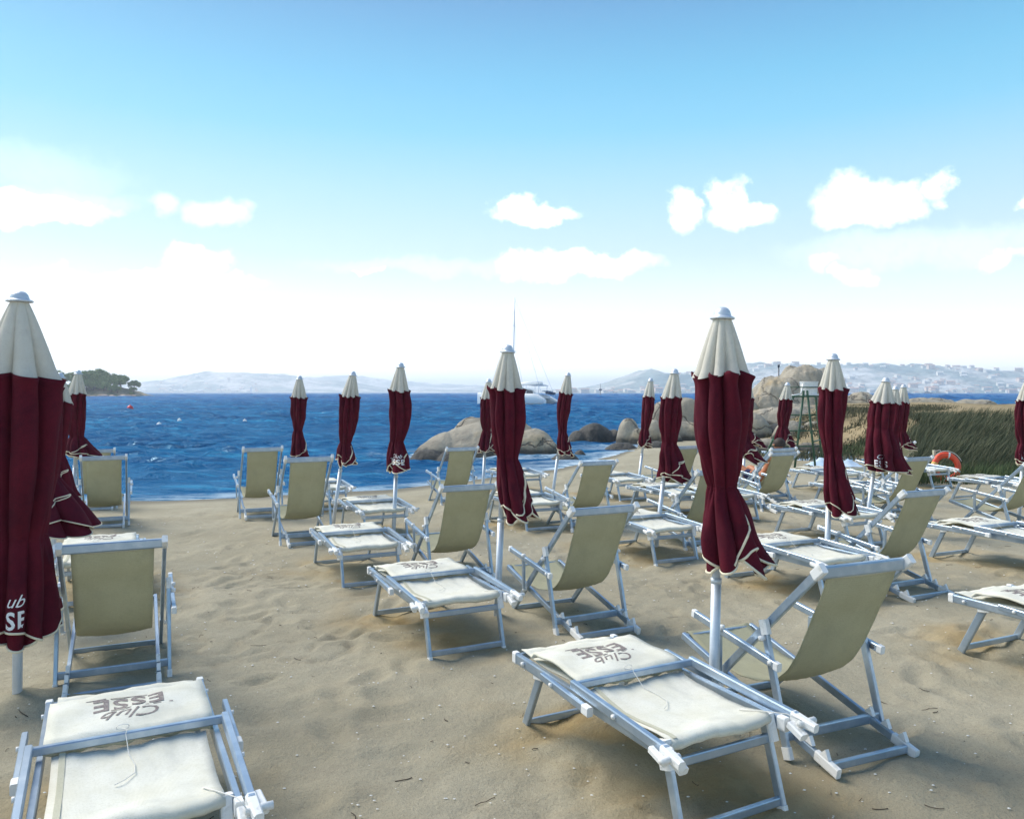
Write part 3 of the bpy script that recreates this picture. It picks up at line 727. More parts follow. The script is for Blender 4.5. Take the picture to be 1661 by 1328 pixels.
UMB = [
 # base px, top px, label, params ; base y None -> given distance
 ((28, 1135), (32, 472), 'huge burgundy umbrella cut by the left edge, its white logo over the nearest left deckchair', dict(seed=4, flare=2.4, w=1.60, waist=.83, bottom=.36, rbot=.160, rwaist=.095, ox=.01, lobes=8, hem=.035, cream=1.643, logo=(.29, R(-62), .15, 'ub', 'SE'), flap=False, pip=.007)),
 ((1156, 1187), (1172, 498), 'large closed umbrella right of centre with tied waist, between front lounger and nearest deckchair', dict(seed=11, w=1.05, waist=1.20, bottom=.86, rbot=.165, ox=.045, lobes=7, hem=.05, pip=.0068, flapdir=R(-70))),
 ((806, 1005), (824, 559), 'closed umbrella in the centre, hiding the bow of the catamaran', dict(seed=23, w=.95, waist=1.22, bottom=.84, rbot=.170, ox=.07, swing=.03, hem=.06, pip=.007)),
 ((638, 872), (650, 588), 'closed umbrella left of centre with crumpled white lettering at its hem', dict(seed=31, w=.95, waist=1.14, bottom=.85, rbot=.150, ox=-.01, swing=.04, logo=(.20, R(-82), .10), hem=.05)),
 ((540, 853), (573, 602), 'tilted closed umbrella left of the one with lettered hem, pole showing behind second deckchair', dict(seed=45, w=.92, waist=1.12, bottom=.90, rbot=.155, ox=.03, swing=.02)),
 ((478, 830), (486, 609), 'closed umbrella rising behind the pair of deckchairs at the left waterside', dict(seed=52, w=.90, waist=1.24, bottom=.86, rbot=.19, ox=.02, swing=.02)),
 ((782, 812), (793, 614), 'small far umbrella close behind the centre umbrella, in front of the big sea rock', dict(seed=61, w=.95, waist=1.20, bottom=.90, rbot=.17, ox=.01)),
 ((895, 815), (922, 604), 'slim leaning umbrella just right of the catamaran, before the right end of the sea rock', dict(seed=73, w=.82, waist=1.13, bottom=.84, rbot=.185, ox=.06, swing=-.02)),
 ((1033, 806), (1056, 613), 'small leaning umbrella over the tan shore boulders, left of a nearer one', dict(seed=83, w=.85, waist=1.18, bottom=.93, rbot=.16, ox=.0)),
 ((1064, 890), (1095, 598), 'leaning umbrella with balloon like skirt, immediately left of the large one', dict(seed=92, w=.9, waist=1.22, bottom=.86, rbot=.185, ox=.05)),
 ((1340, 950), (1352, 573), 'closed umbrella with pale cream top standing right of the green lifeguard chair', dict(seed=101, w=.92, waist=1.17, bottom=.72, rbot=.165, ox=.06, cream=1.76)),
 ((1403, 868), (1438, 612), 'wide untied umbrella hanging like a bell with white logo at its lower left corner', dict(seed=112, w=1.15, waist=1.4, rwaist=.135, bottom=.90, rbot=.24, ox=.06, tie=False, lobes=9, hem=.02, flap=False, logo=(.24, R(-118), .10, 'Cl', 'ESS'))),
 ((1440, 815), (1453, 626), 'umbrella top peeking between the bell shaped umbrella and the farthest one beside it', dict(seed=121, w=.85)),
 ((1452, 805), (1466, 623), 'farthest umbrella half behind the bell shaped one, in front of the reed bank', dict(seed=131, w=.9, waist=1.2, bottom=.93, ox=.05)),
 ((1256, 795), (1278, 620), 'small umbrella with yellowish top in front of the big rock, left of the lifeguard chair', dict(seed=141, w=.95, waist=1.22, bottom=.92, rbot=.18, ox=.03)),
 ((1204, 800), (1214, 617), 'small umbrella showing only its right side behind the large umbrella', dict(seed=151, w=.95, waist=1.15, bottom=.95, rbot=.19, ox=.06)),
 ((1188, 850), (1197, 598), 'umbrella hidden behind the large one except its skirt corner above the sunbather', dict(seed=161, w=.95, waist=1.2, bottom=.90, rbot=.22, ox=.10, cream=1.7)),
 ((1652, 853), (1668, 612), 'umbrella cut by the right edge of the view with white letters on its skirt', dict(seed=171, w=.95, waist=1.15, bottom=.9, logo=(.2, R(-110), .10))),
 ((50, 1005), (64, 552), 'second umbrella of the left column, mostly hidden behind the huge one', dict(seed=181, w=1.3, waist=1.1, bottom=.72, rbot=.22, ox=.10)),
 ((86, 905), (97, 604), 'third umbrella of the left column, half behind the huge one', dict(seed=191, w=1.05, waist=1.15, bottom=.74, rbot=.21, ox=.0)),
 ((118, 842), (127, 600), 'last umbrella of the left column, its cream top standing before the pine headland', dict(seed=201, w=1.0, waist=1.15, bottom=.92, rbot=.2, ox=.04)),
]
for (bx, by), tp, lab, p in UMB:
    make_umbrella(at(bx, by), tp, lab, p)

CH = [ # (x, y of the middle of the rear foot as px; or world), angle, label
 ('f', 183, 1122, 25, 'nearest deckchair on the left, beside the huge umbrella, square back towards us'),
 ('t', 168, 748, 25, 'second deckchair of the left column, wide sling back before the water'),
 ('w', -6.42, 12.35, 25, 'last deckchair of the left column, only its top showing over the one in front'),
 ('f', 427, 838, 24, 'deckchair at the waterline, leftmost of the pair left of centre'),
 ('f', 503, 882, 26, 'deckchair behind its lounger, right and nearer one of the pair left of centre'),
 ('f', 752, 819, 25, 'small deckchair in front of the big sea rock'),
 ('t', 765, 791, 25, 'deckchair left of the centre umbrella pole, its back partly behind the skirt'),
 ('f', 987, 1027, 26, 'deckchair right of the centre umbrella with fully visible frame'),
 ('t', 975, 751, 25, 'mid distance deckchair at the foot of the slim leaning umbrella'),
 ('w', 3.05, 13.7, 25, 'small deckchair half hidden by the balloon skirted umbrella near the waterline'),
 ('t', 1168, 766, 25, 'deckchair with its right half hidden behind the large umbrella'),
 ('t', 1277, 736, 25, 'front one of two deckchairs nested closely below the small yellowish topped umbrella'),
 ('t', 1275, 729, 25, 'deckchair holding the sunbather, nested behind another deckchair'),
 ('w', 5.50, 10.75, 25, 'tall backed deckchair left of the orange life ring'),
 ('f', 1510, 967, 25, 'deckchair in the middle of the right side, right of the pale topped umbrella'),
 ('w', 6.59, 9.93, 25, 'deckchair cut by the right edge, armrest towards the reeds'),
 ('w', 7.34, 14.9, 25, 'far deckchair mostly behind the bell shaped umbrella, armrest to its left'),
 ('f', 1417, 1233, 23, 'nearest deckchair on the right, large tilted sling back right of the front lounger'),
]
cp = chair_proto(); chairs = []
for i, (m, a, b_, ang, lab) in enumerate(CH):
    o = cp if i == 0 else copy_tree(cp)
    ang = R(ang)
    if m == 'f': q = at(a, b_, .02)
    elif m == 't': q = at(a, b_, .862) 
    else: q = Vector((a, b_, 0))
    z = (gz(q.x, q.y) + gz(*(q + fw(ang) * .95).xy)) / 2
    o.location = (q.x, q.y, z); sl = (gz(*(q + fw(ang) * .95).xy) - gz(q.x, q.y)) / .95
    o.rotation_euler = (math.atan(sl), 0, ang)
    o.scale = (1, .95, {0: .94, 2: 1.07, 3: 1.12, 4: 1.13, 1: 1.05, 5: 1.04}.get(i, 1)); o.scale.y = .95 if o.scale.z > 1 else 1
    tag(o, lab, 'deckchair', 'aluminium deckchairs on the beach'); chairs.append(o)

LG = [ # mode, px, py (outer corner/foot), angle, label    modes: fl far-left rail corner, nl near-left hinge, nr near-right hinge, w world origin (mid of far end)
 ('fr', 327, 1107, 27, 'nearest folded lounger in the bottom left corner, its print partly cut by the tie string'),
 ('fl', 835, 1064, 28, 'nearest folded lounger on the right, sunlit white cloth beside the large umbrella pole'),
 ('fl', 598, 924, 26, 'folded lounger beside the centre umbrella pole, left of it'),
 ('nlf', 557, 957, 25, 'folded lounger in front of the nearer deckchair of the left of centre pair'),
 ('nrf', 661, 873, 25, 'folded lounger crossed by the pole of the umbrella with lettered hem'),
 ('nr', 572, 791, 25, 'far folded lounger whose end shows behind the tilted umbrella pole'),
 ('nr', 112, 823, 25, 'folded lounger almost hidden behind the left column of umbrellas'),
 ('fr', 224, 871, 25, 'folded lounger seen just over the top bar of the nearest left deckchair'),
 ('nlf', 855, 864, 25, 'folded lounger immediately right of the centre umbrella skirt'),
 ('nrf', 879, 802, 25, 'far folded lounger between the centre umbrella and the slim leaning one'),
 ('nlf', 1006, 814, 25, 'far folded lounger standing right of the mid distance deckchair'),
 ('nlf', 1064, 918, 25, 'folded lounger under the balloon skirted umbrella, left of the large umbrella'),
 ('nl', 1094, 803, 25, 'folded lounger glimpsed between the balloon skirted and the large umbrella'),
 ('fl', 1250, 820, 24, 'folded lounger seen sideways to the left of the pale topped umbrella pole'),
 ('nl', 1334, 917, 25, 'folded lounger at the foot of the pale topped umbrella, behind the nearest right deckchair'),
 ('fl', 1500, 850, 25, 'folded lounger running out of the right edge at mid height, legs in two pairs'),
 ('fl', 1543, 968, 25, 'folded lounger cut by the right edge, nearest one on that side'),
 ('fl', 1538, 776, 25, 'far folded lounger in front of the green reeds right of the life ring'),
 ('nlf', 1514, 793, 25, 'small far folded lounger standing in front of the life ring'),
 ('fl', 1313, 784, 25, 'far folded lounger whose end sticks out left behind the pale topped umbrella skirt'),
 ('fl', 1280, 762, 25, 'farthest folded lounger right of the nested deckchairs, below the lifeguard chair'),
 ('nr', 1240, 804, 25, 'folded lounger behind the large umbrella, hinges showing left of the nested deckchairs'),
]
lp = lounger_proto()
for i, (m, a, b_, ang, lab) in enumerate(LG):
    o = lp if i == 0 else copy_tree(lp); ang = R(ang); f_, r_ = fw(ang), rt(ang)
    if m == 'fl': q = at(a, b_, .345) + r_ * .30
    elif m == 'fr': q = at(a, b_, .345) - r_ * .30
    elif m == 'nl': q = at(a, b_, .345) + r_ * .33 + f_ * 1.24
    elif m == 'nr': q = at(a, b_, .345) - r_ * .33 + f_ * 1.24
    elif m == 'nlf': q = at(a, b_) + r_ * .252 + f_ * 1.205
    elif m == 'nrf': q = at(a, b_) - r_ * .252 + f_ * 1.205
    e = q - f_ * 1.2
    z0_, z1_ = gz(q.x, q.y), gz(e.x, e.y)
    o.location = (q.x, q.y, z0_ + .004); o.rotation_euler = (math.atan((z0_ - z1_) / 1.2), 0, ang)
    tag(o, lab, 'sun lounger', 'folded loungers on the beach')
    for q2, s2_, am_ in ((q - f_ * .15, .5, .85), (q - f_ * 1.0 + r_ * .1, .45, .75)):      # churned ochre sand about the legs
        dd = np.hypot((XX - q2.x) * 1.0, (YY - q2.y) * 1.1) + .22 * fbm(XX * 2.3, YY * 2.3, 3, 90 + i)
        OCH = np.maximum(OCH, am_ * (1 - ss(dd, .05, s2_ + .36)) * ss(fbm(XX * 3, YY * 3, 3, 40), -.35, .3))
for (bx, by), tp, lab, p in UMB:
    q2 = at(bx, by); dd = np.hypot(XX - q2.x, YY - q2.y)
    ZZ += (.035 * np.exp(-(dd / .11) ** 2) + .012 * np.exp(-((dd - .26) / .08) ** 2)) * (1 + 1.2 * fbm(XX * 7, YY * 7, 2, 66))
for o in COL.objects:
    if o.name.startswith('sun_lounger') and o.parent is None:
        a_ = o.rotation_euler.z; f_, r_ = fw(a_), rt(a_)
        for v_, u_ in ((-.27, .045), (.27, .045), (-.252, 1.205), (.252, 1.205)):
            q2 = o.location + r_ * v_ - f_ * u_; dd = np.hypot(XX - q2.x, YY - q2.y); ZZ += .022 * np.exp(-(dd / .07) ** 2) - .010 * np.exp(-((dd - .15) / .05) ** 2)
sand.data.vertices.foreach_set('co', np.stack([XX, YY, ZZ], -1).astype(np.float32).ravel()); sand.data.update()
fattr(sand, 'ochre', OCH * 1.0); fattr(sand, 'wet', wet); fattr(sand, 'dirt', np.clip(dirtm, 0, 1))

# ------------------------------------------------------------------ rocks
def rock_dome(name, blobs, label, mat='rock', res=.09, seed=1, nz_=.12, group=None, floor=-1.2):
    """boulder as a height surface: rounded blobs (x, y, rx, ry, top z, exponent, rotation) fused, closed by sides that run below ground"""
    xs_ = [b_[0] for b_ in blobs]; ys_ = [b_[1] for b_ in blobs]; rm = max(max(b_[2], b_[3]) for b_ in blobs) * 1.35
    ox_, oy_ = sum(xs_) / len(xs_), sum(ys_) / len(ys_)
    gx_ = np.arange(min(xs_) - rm, max(xs_) + rm, res); gy_ = np.arange(min(ys_) - rm, max(ys_) + rm, res)
    XR, YR = np.meshgrid(gx_, gy_); Hh = np.full_like(XR, -9.0)
    wx_ = .35 * fbm(XR * .8, YR * .8, 3, seed); wy_ = .35 * fbm(XR * .8, YR * .8, 3, seed + 9)
    for (bx, by, rx, ry, tz, ex, ro) in blobs:
        sc__ = min(rx, ry)
        dx = XR - bx + wx_ * sc__ * .5; dy = YR - by + wy_ * sc__ * .5; c_, s_ = math.cos(R(ro)), math.sin(R(ro))
        u = (dx * c_ + dy * s_) / rx; v = (-dx * s_ + dy * c_) / ry; rr_ = np.clip(np.abs(u)**ex + np.abs(v)**ex, 0, None)
        hb = np.where(rr_ < 1, (np.clip(1 - rr_, 0, 1)) ** (1 / ex), -.6 * (np.sqrt(rr_) - 1) - .0)
        Hh = np.maximum(Hh, floor + (tz - floor) * hb)
    Hh = Hh + nz_ * fbm(XR * 1.1, YR * 1.1, 5, seed + 3) + nz_ * .3 * fbm(XR * 4, YR * 4, 3, seed + 5)
    keep = Hh > floor
    n_, m_ = XR.shape; id_ = np.arange(n_ * m_).reshape(n_, m_)
    fk = keep[:-1, :-1] | keep[1:, 1:] | keep[:-1, 1:] | keep[1:, :-1]
    fq = np.stack([id_[:-1, :-1], id_[:-1, 1:], id_[1:, 1:], id_[1:, :-1]], -1)[fk].reshape(-1, 4)
    used, inv = np.unique(fq, return_inverse=True)
    V = np.stack([XR - ox_, YR - oy_, np.maximum(Hh, floor)], -1).reshape(-1, 3)[used]
    o = fast_mesh(name, V, inv.reshape(-1, 4), mat); o.location = (ox_, oy_, 0); tag(o, label, 'rock', group); return o
def S_(px, py): v = seaat(px, py); return v.x, v.y
rock_dome('sea_rock', [(-.85, 24.4, 2.15, 1.5, .70, 2.0, 8), (-1.9, 24.0, 1.3, 1.0, .42, 2, 20), (-1.15, 24.9, 1.0, .9, .84, 2.2, 0), (-.1, 24.8, 1.25, 1.0, .84, 2.2, 0), (.6, 24.3, .95, .9, .55, 2, -10), (.95, 24.1, .7, .7, .28, 2, -10)],
          'broad domed granite rock rising from the water behind the centre umbrella', res=.05, seed=3, nz_=.13)
rock_dome('wet_rock', [(-2.35, 22.6, .75, .45, .02, 2, 10), (-1.7, 22.4, .6, .4, .0, 2, 0)], 'low black wet rock at the left foot of the big sea rock', 'darkrock', .05, 5, .12)
rock_dome('wet_rock', [(1.5, 22.8, .75, .5, -.02, 2, -10), (2.0, 24, .4, .4, -.06, 2, 0)], 'small black wet rock at the right foot of the big sea rock', 'darkrock', .05, 6, .12)
x, y = S_(968, 716); rock_dome('dark_rock', [(x, y + .6, 1.0, .8, .42, 2, 0), (x - .7, y + .3, .6, .5, .10, 2, 0), (x + .8, y + .7, .7, .6, .18, 2, 0)], 'dark humped rock in the water between the slim leaning umbrella and the tan boulder', 'darkrock', .06, 8, .15)
x, y = S_(1024, 720); rock_dome('boulder', [(x, y + .6, .55, .6, .72, 2.4, 0), (x + .25, y + .3, .55, .5, .38, 2.2, 0)], 'pale egg shaped boulder left of the small leaning umbrella', 'rock', .05, 12, .08)
x, y = S_(1010, 728); rock_dome('dark_rock', [(x, y + .3, .9, .5, .0, 2, 0), (x + 1.2, y + .1, .9, .5, .02, 2, 0)], 'flat dark rocks at the water edge below the pale egg shaped boulder', 'darkrock', .06, 13, .12)
x, y = S_(1062, 718); rock_dome('boulder', [(x, y + .5, .6, .7, .62, 2.5, 0), (x + .5, y + .2, .7, .6, .30, 2.3, 0)], 'ochre boulder showing between the two leaning umbrellas', 'rock', .05, 14, .08)
x, y = S_(1105, 716); rock_dome('boulder', [(x - .3, y + 1.6, .85, .8, 1.30, 2.6, 0), (x + .55, y + 1.3, .75, .7, 1.42, 2.8, 10), (x + .1, y + .4, 1.0, .8, .55, 2.4, 0), (x + .9, y + .1, .8, .6, .35, 2.3, 0)], 'tall furrowed tan boulder just left of the large umbrella', 'rock', .05, 15, .18)
x, y = S_(1180, 712); rock_dome('boulder', [(x, y + .6, 1.5, 1.0, .45, 2.2, 0), (x + 1.2, y + 1.2, 1.2, 1, .75, 2.2, 0)], 'low tan boulder behind the large umbrella', 'rock', .07, 16, .14)
v = at(1258, 728); rock_dome('boulder', [(v.x, v.y + .4, 1.25, .9, .16, 2.2, 0), (v.x - 1.0, v.y - .3, .7, .6, -.02, 2.2, 0), (v.x + 1.2, v.y + .3, .9, .7, .0, 2.2, 0)], 'low warm tan slab below the dark rock left of the lifeguard chair', 'rock', .05, 21, .13)
rock_dome('dark_rock', [(11.2, 33.2, 1.6, 1.1, .30, 2.2, 0), (12.6, 34, 1.5, 1.2, .42, 2.2, 0), (9.9, 32.6, .9, .7, .02, 2, 0)], 'dark seaweed stained rock beside the tidal pool, left of the lifeguard chair', 'darkrock', .07, 22, .2)
rock_dome('big_rock', [(17.4, 51.5, 2.4, 2.2, 2.6, 2.4, 0), (18.8, 52, 1.9, 1.9, 3.35, 2.8, 0), (19.8, 52.2, 1.2, 1.6, 3.15, 3.0, 0), (16.2, 50.8, 1.6, 1.5, 1.6, 2.6, 0), (18.2, 49.4, 2.6, 1.5, .95, 2.2, 0)],
          'huge rounded granite rock towering behind the lifeguard chair', 'rock', .08, 31, .35)
rock_dome('boulder', [(14.2, 50.2, .95, 1.0, 1.55, 2.8, 0), (14.7, 50.0, .7, .8, 1.2, 2.8, 0)], 'upright rounded boulder leaning on the left of the huge rock', 'rock', .06, 32, .12)
rock_dome('boulder', [(15.4, 45.5, 3.0, 1.6, .75, 2.2, 0), (18.5, 45.0, 2.8, 1.4, .85, 2.2, 5)], 'flat tan shelf of rock in front of the huge rock', 'rock', .1, 33, .25)
rock_dome('boulder', [(22.9, 52.5, 1.9, 1.5, 1.62, 2.2, 0), (24.5, 53.3, 1.4, 1.2, 1.25, 2.2, 0)], 'low conical rock on the skyline right of the pale topped umbrella', 'rock', .08, 34, .2)
rock_dome('boulder', [(27.5, 53, 3.2, 1.6, 1.28, 2.2, 0), (31, 54, 2.6, 1.4, 1.15, 2.2, 0)], 'long low rock on the skyline behind the bell shaped umbrella', 'rock', .1, 35, .2)
v = at(1285, 700); rock_dome('boulder', [(v.x, v.y, .9, .7, .55, 2.2, 0), (v.x + 1.1, v.y + .6, .8, .6, .55, 2.2, 0)], 'tan hump of rock seen through the legs of the lifeguard chair', 'rock', .05, 36, .16)

# ------------------------------------------------------------------ blades (reeds, grass, scrub)
def blades(name, n, place, hgt, lean, wid, mat, label, seed, kind='stuff', cat='plants'):
    r = np.random.default_rng(seed); xy = place(r, n); n = len(xy); z = ground(xy[:, 0], xy[:, 1])
    h = hgt(r, n, xy); an = r.uniform(0, 6.28, n); w = wid * r.uniform(.6, 1.3, n); lx = lean * h * r.uniform(.3, 1.3, n) + .1 * h * r.normal(0, 1, n); ly = .15 * h * r.normal(0, 1, n)
    V = []; Fq = []
    ts = (0, .4, .75, 1.0); cw = (1, .85, .5, .08)
    rows = []
    for t, c_ in zip(ts, cw):
        cx = xy[:, 0] + lx * t**1.8; cy = xy[:, 1] + ly * t**1.8; cz = z - .03 + h * t * (1 - .18 * t)
        dx = np.cos(an) * w * c_ / 2; dy = np.sin(an) * w * c_ / 2
        rows.append(np.stack([cx - dx, cy - dy, cz], -1)); rows.append(np.stack([cx + dx, cy + dy, cz], -1))
    V = np.stack(rows, 1).reshape(-1, 3); base = np.arange(n)[:, None] * 8
    Fq = np.concatenate([base + np.array([[2 * k, 2 * k + 1, 2 * k + 3, 2 * k + 2]]) for k in range(3)])
    o = fast_mesh(name, V, Fq, mat)
    tone = np.clip(r.beta(1.2, 2.6, n) + .2 * fbm(xy[:, 0] * .8, xy[:, 1] * .8, 3, seed), 0, 1); fattr(o, 'tone', np.repeat(tone, 8))
    tag(o, label, cat, kind=kind); return o
def reed_place(r, n):
    y = r.uniform(17.2, 24, n); t0 = .497 + .015 * np.sin(y * 2); t = t0 + (1.15 - t0) * r.random(n) ** 1.1
    x = t * y; m = fbm(x * .8, y * .8, 3, 4) > -.42
    return np.stack([x, y], -1)[m]
blades('reed_bank', 42000, reed_place, lambda r, n, q: (.70 + .45 * fbm(q[:, 0] * .5, q[:, 1] * .5, 3, 9)) * r.uniform(.4, 1.2, n) * (.55 + .45 * ss(q[:, 1], 17.2, 18.5)) * (1 - .45 * ss(q[:, 1], 20, 24)), .48, .015, 'reed',
       'dense bank of dark wind bent reeds at the right edge', 3, cat='reeds')
def grass_place(r, n):
    y = r.uniform(15.9, 18.6, n) ; x = (.50 + .6 * r.random(n)) * y; m = fbm(x * .9, y * .9, 3, 14) > -.25
    return np.stack([x, y], -1)[m]
blades('green_grass', 15000, grass_place, lambda r, n, q: r.uniform(.15, .50, n), .25, .014, 'grass', 'low green grass at the foot of the reed bank', 6, cat='grass')
def scrub_place(r, n):
    k = r.integers(0, 60, n); cy = 21 + 24 * np.random.default_rng(2).random(60); ct = .33 + .20 * np.random.default_rng(4).random(60)
    y = cy[k] + r.normal(0, .5, n); x = ct[k] * cy[k] + r.normal(0, .55, n); return np.stack([x, y], -1)
blades('dry_scrub', 15000, scrub_place, lambda r, n, q: r.uniform(.05, .22, n), .2, .03, 'scrub', 'patches of dry weeds scattered over the dirt slope', 8, cat='weeds')
def scrub2(r, n):
    y = r.uniform(23, 25.5, n); x = y * (.39 + .08 * r.random(n)); m = fbm(x * .9, y * .9, 3, 24) > -.05; return np.stack([x, y], -1)[m]
blades('dark_weeds', 2600, scrub2, lambda r, n, q: r.uniform(.05, .20, n), .2, .02, 'grass', 'dark green weeds along the back of the beach behind the bell shaped umbrella', 9, cat='weeds')
# shells, grit and twigs on the sand
r = np.random.default_rng(12); n = 1500
g = G(); gt = G()
for _ in range(n):
    y = 2 + 9 * r.random() ** 1.6; x = r.uniform(-.75, .8) * y; z = gz(x, y) + .012; s = r.uniform(.0015, .0045) * (1 + y * .12)
    a = r.uniform(0, 6.28); vs = [(x + s * 1.4 * math.cos(a + k * 1.57), y + s * math.sin(a + k * 1.57), z + .002) for k in range(4)] + [(x, y, z + s)]
    g.add(vs, [(0, 1, 4), (1, 2, 4), (2, 3, 4), (3, 0, 4)])
def local_z(x, y):
    i = min(max(np.searchsorted(gx, x), 1), nx - 1); j = min(max(np.searchsorted(gy, y), 1), ny - 1); return float(ZZ[j, i])
g.v = [(v[0], v[1], v[2]) for v in g.v]
k5 = 0
nv_ = []
for q in range(0, len(g.v), 5):
    x, y = g.v[q + 4][0], g.v[q + 4][1]; dz = local_z(x, y) - gz(x, y) - .008
    nv_ += [(a, b_, c_ + dz) for a, b_, c_ in g.v[q:q + 5]]
g.v = nv_
o = g.build('shell_grit', 'shell'); tag(o, 'tiny pale shell fragments scattered over the sand', 'shells', kind='stuff')
for _ in range(240):
    y = 2.2 + 7 * r.random() ** 1.3; x = r.uniform(-.7, .75) * y; a = r.uniform(0, 6.28); L = r.uniform(.012, .10) if r.random() < .5 else r.uniform(.01, .03); cv = r.uniform(-.8, .8)
    pts = []
    for k in range(5):
        t = k / 4; aa = a + cv * t; px_, py_ = x + L * t * math.cos(aa), y + L * t * math.sin(aa); pts.append((px_, py_, local_z(px_, py_) + .004))
    gt.tube(pts, r.uniform(.0009, .0022), 5)
o = gt.build('twigs', 'twig'); tag(o, 'dark bits of dry seaweed and twigs lying on the sand', 'twigs', kind='stuff')

# ------------------------------------------------------------------ lifeguard chair
t0 = at(1306, 758); root = empty('lifeguard_chair', tuple(t0)); tag(root, 'tall green metal lifeguard chair with white plastic seat in front of the huge rock', 'lifeguard chair')
Hs = 1.72
pts = {(-1, -1): ((-.30, -.1), (-.04, -.02)), (1, -1): ((.22, -.1), (.04, -.02)), (-1, 1): ((-.75, 1.1), (-.12, .45)), (1, 1): ((.85, 1.1), (.42, .45))}
for (a, b_), ((x0_, y0_), (x1_, y1_)) in pts.items():
    G().tube([(x0_, y0_, -.1), (x1_, y1_, Hs + (.14 if b_ < 0 else .0))], .028, 8).build('leg', 'green_paint', root)
def lp_(k, z):
    (x0_, y0_), (x1_, y1_) = pts[k]; t = z / Hs; return (x0_ + (x1_ - x0_) * t, y0_ + (y1_ - y0_) * t, z)
for z in (.45, .85, 1.25):
    G().tube([lp_((-1, 1), z), lp_((1, 1), z)], .018, 6).build('rung', 'green_paint', root)
for s in (-1, 1):
    G().tube([lp_((s, 1), .62), lp_((s, -1), .62)], .018, 6).build('brace', 'green_paint', root)
g = G().tube([(-.5, -.05, Hs), (.45, -.05, Hs), (.5, .5, Hs), (-.45, .5, Hs), (-.5, -.05, Hs)], .022, 6).tube([(-.45, .0, Hs + .22), (.45, .0, Hs + .22)], .014, 6)
g.build('platform_rail', 'green_paint', root)
g = G(); rows = []
for i in range(9):
    t = i / 8; rows.append([(.16 + (.19 + .03 * t) * math.cos(a), .2 + .18 * math.sin(a), Hs + .02 + .33 * t) for a in [R(-170 + k * 17) for k in range(21)]])
g.grid(rows); g.tube([rows[-1][k] for k in range(21)], .012, 6)
g.box((.16, .15, Hs + .04), (.36, .34, .04))
st = g.build('seat', 'white_plastic', root); st.modifiers.new('s', 'SOLIDIFY').thickness = .012
G().tube([(-.32, 0, Hs + .02), (-.22, 0, Hs + .03), (-.10, 0, Hs + .06), (-.05, .02, Hs + .20), (-.03, .05, Hs + .30)], .022, 8).build('armrest', 'white_plastic', root)

# ------------------------------------------------------------------ life ring with its stake
lr = at(1535, 781); root = empty('life_ring', (lr.x, lr.y, lr.z + .30)); root.rotation_euler = (R(-12), 0, R(-8)); tag(root, 'orange life ring standing upright on the sand before the reeds', 'life ring')
g = G(); rows = []
for i in range(48):
    a = 2 * math.pi * i / 48; rows.append([((.225 + .058 * math.cos(b_)) * math.cos(a), .058 * math.sin(b_) * .9, (.225 + .058 * math.cos(b_)) * math.sin(a) * 1.08) for b_ in [2 * math.pi * k / 16 for k in range(16)]])
rows.append(rows[0]); g.grid(rows, wrap=True); g.build('ring', 'orange', root)
for a0 in (R(160), R(-25), R(70), R(250)):
    g = G(); rows = []
    for i in range(4):
        a = a0 + i * .05; rows.append([((.225 + .062 * math.cos(b_)) * math.cos(a), .062 * math.sin(b_) * .9, (.225 + .062 * math.cos(b_)) * math.sin(a) * 1.08) for b_ in [2 * math.pi * k / 16 for k in range(16)]])
    g.grid(rows, wrap=True); g.build('reflective_band', 'tape' if a0 > R(100) and a0 < R(200) else 'white_plastic', root)
G().tube([(.30 * math.cos(a), -.05, .32 * math.sin(a)) for a in [R(20 + k * 14) for k in range(9)]], .006, 6).build('grab_rope', 'rope', root)
root = empty('ring_stake', (lr.x - .08, lr.y + .28, lr.z)); tag(root, 'short pale wooden stake behind the life ring', 'stake')
G().beam((0, 0, -.1), (-.02, 0, .62), .05, .07).build('post', 'hem', root); G().tube([(0, 0, .6), (.1, .0, .62), (.16, -.02, .54)], .006, 6).build('rope', 'rope', root)

# pale blue tarp
tp_ = at(1352, 757); rows = []
for i in range(19):
    rows.append([(-.62 + i / 18 * 1.24 + .03 * math.sin(j), -.3 + j / 12 * .6, .02 + .20 * math.exp(-((i / 9 - .55)**2 * 5 + (j / 6 - 1)**2 * 2)) + .16 * math.exp(-((i / 9 - 1.6)**2 * 8 + (j / 6 - 1)**2 * 3)) + .025 * math.sin(i * 1.9 + j) * math.sin(j * 1.3)) for j in range(13)])
o = G().grid(rows).build('tarpaulin', 'tarp'); o.location = tp_; tag(o, 'crumpled pale blue tarpaulin on the sand behind the pale topped umbrella', 'tarpaulin')

# thin dark pole beyond the huge rock
o = G().tube([(0, 0, -2), (0, 0, 3.9)], [.07, .05], 8).tube([(0, 0, 3.9), (0, 0, 4.1)], .09, 8).build('marker_pole', 'boat_dark'); o.location = (20.8, 62.5, -.3); tag(o, 'thin dark marker pole on the shore left of the huge rock', 'pole')

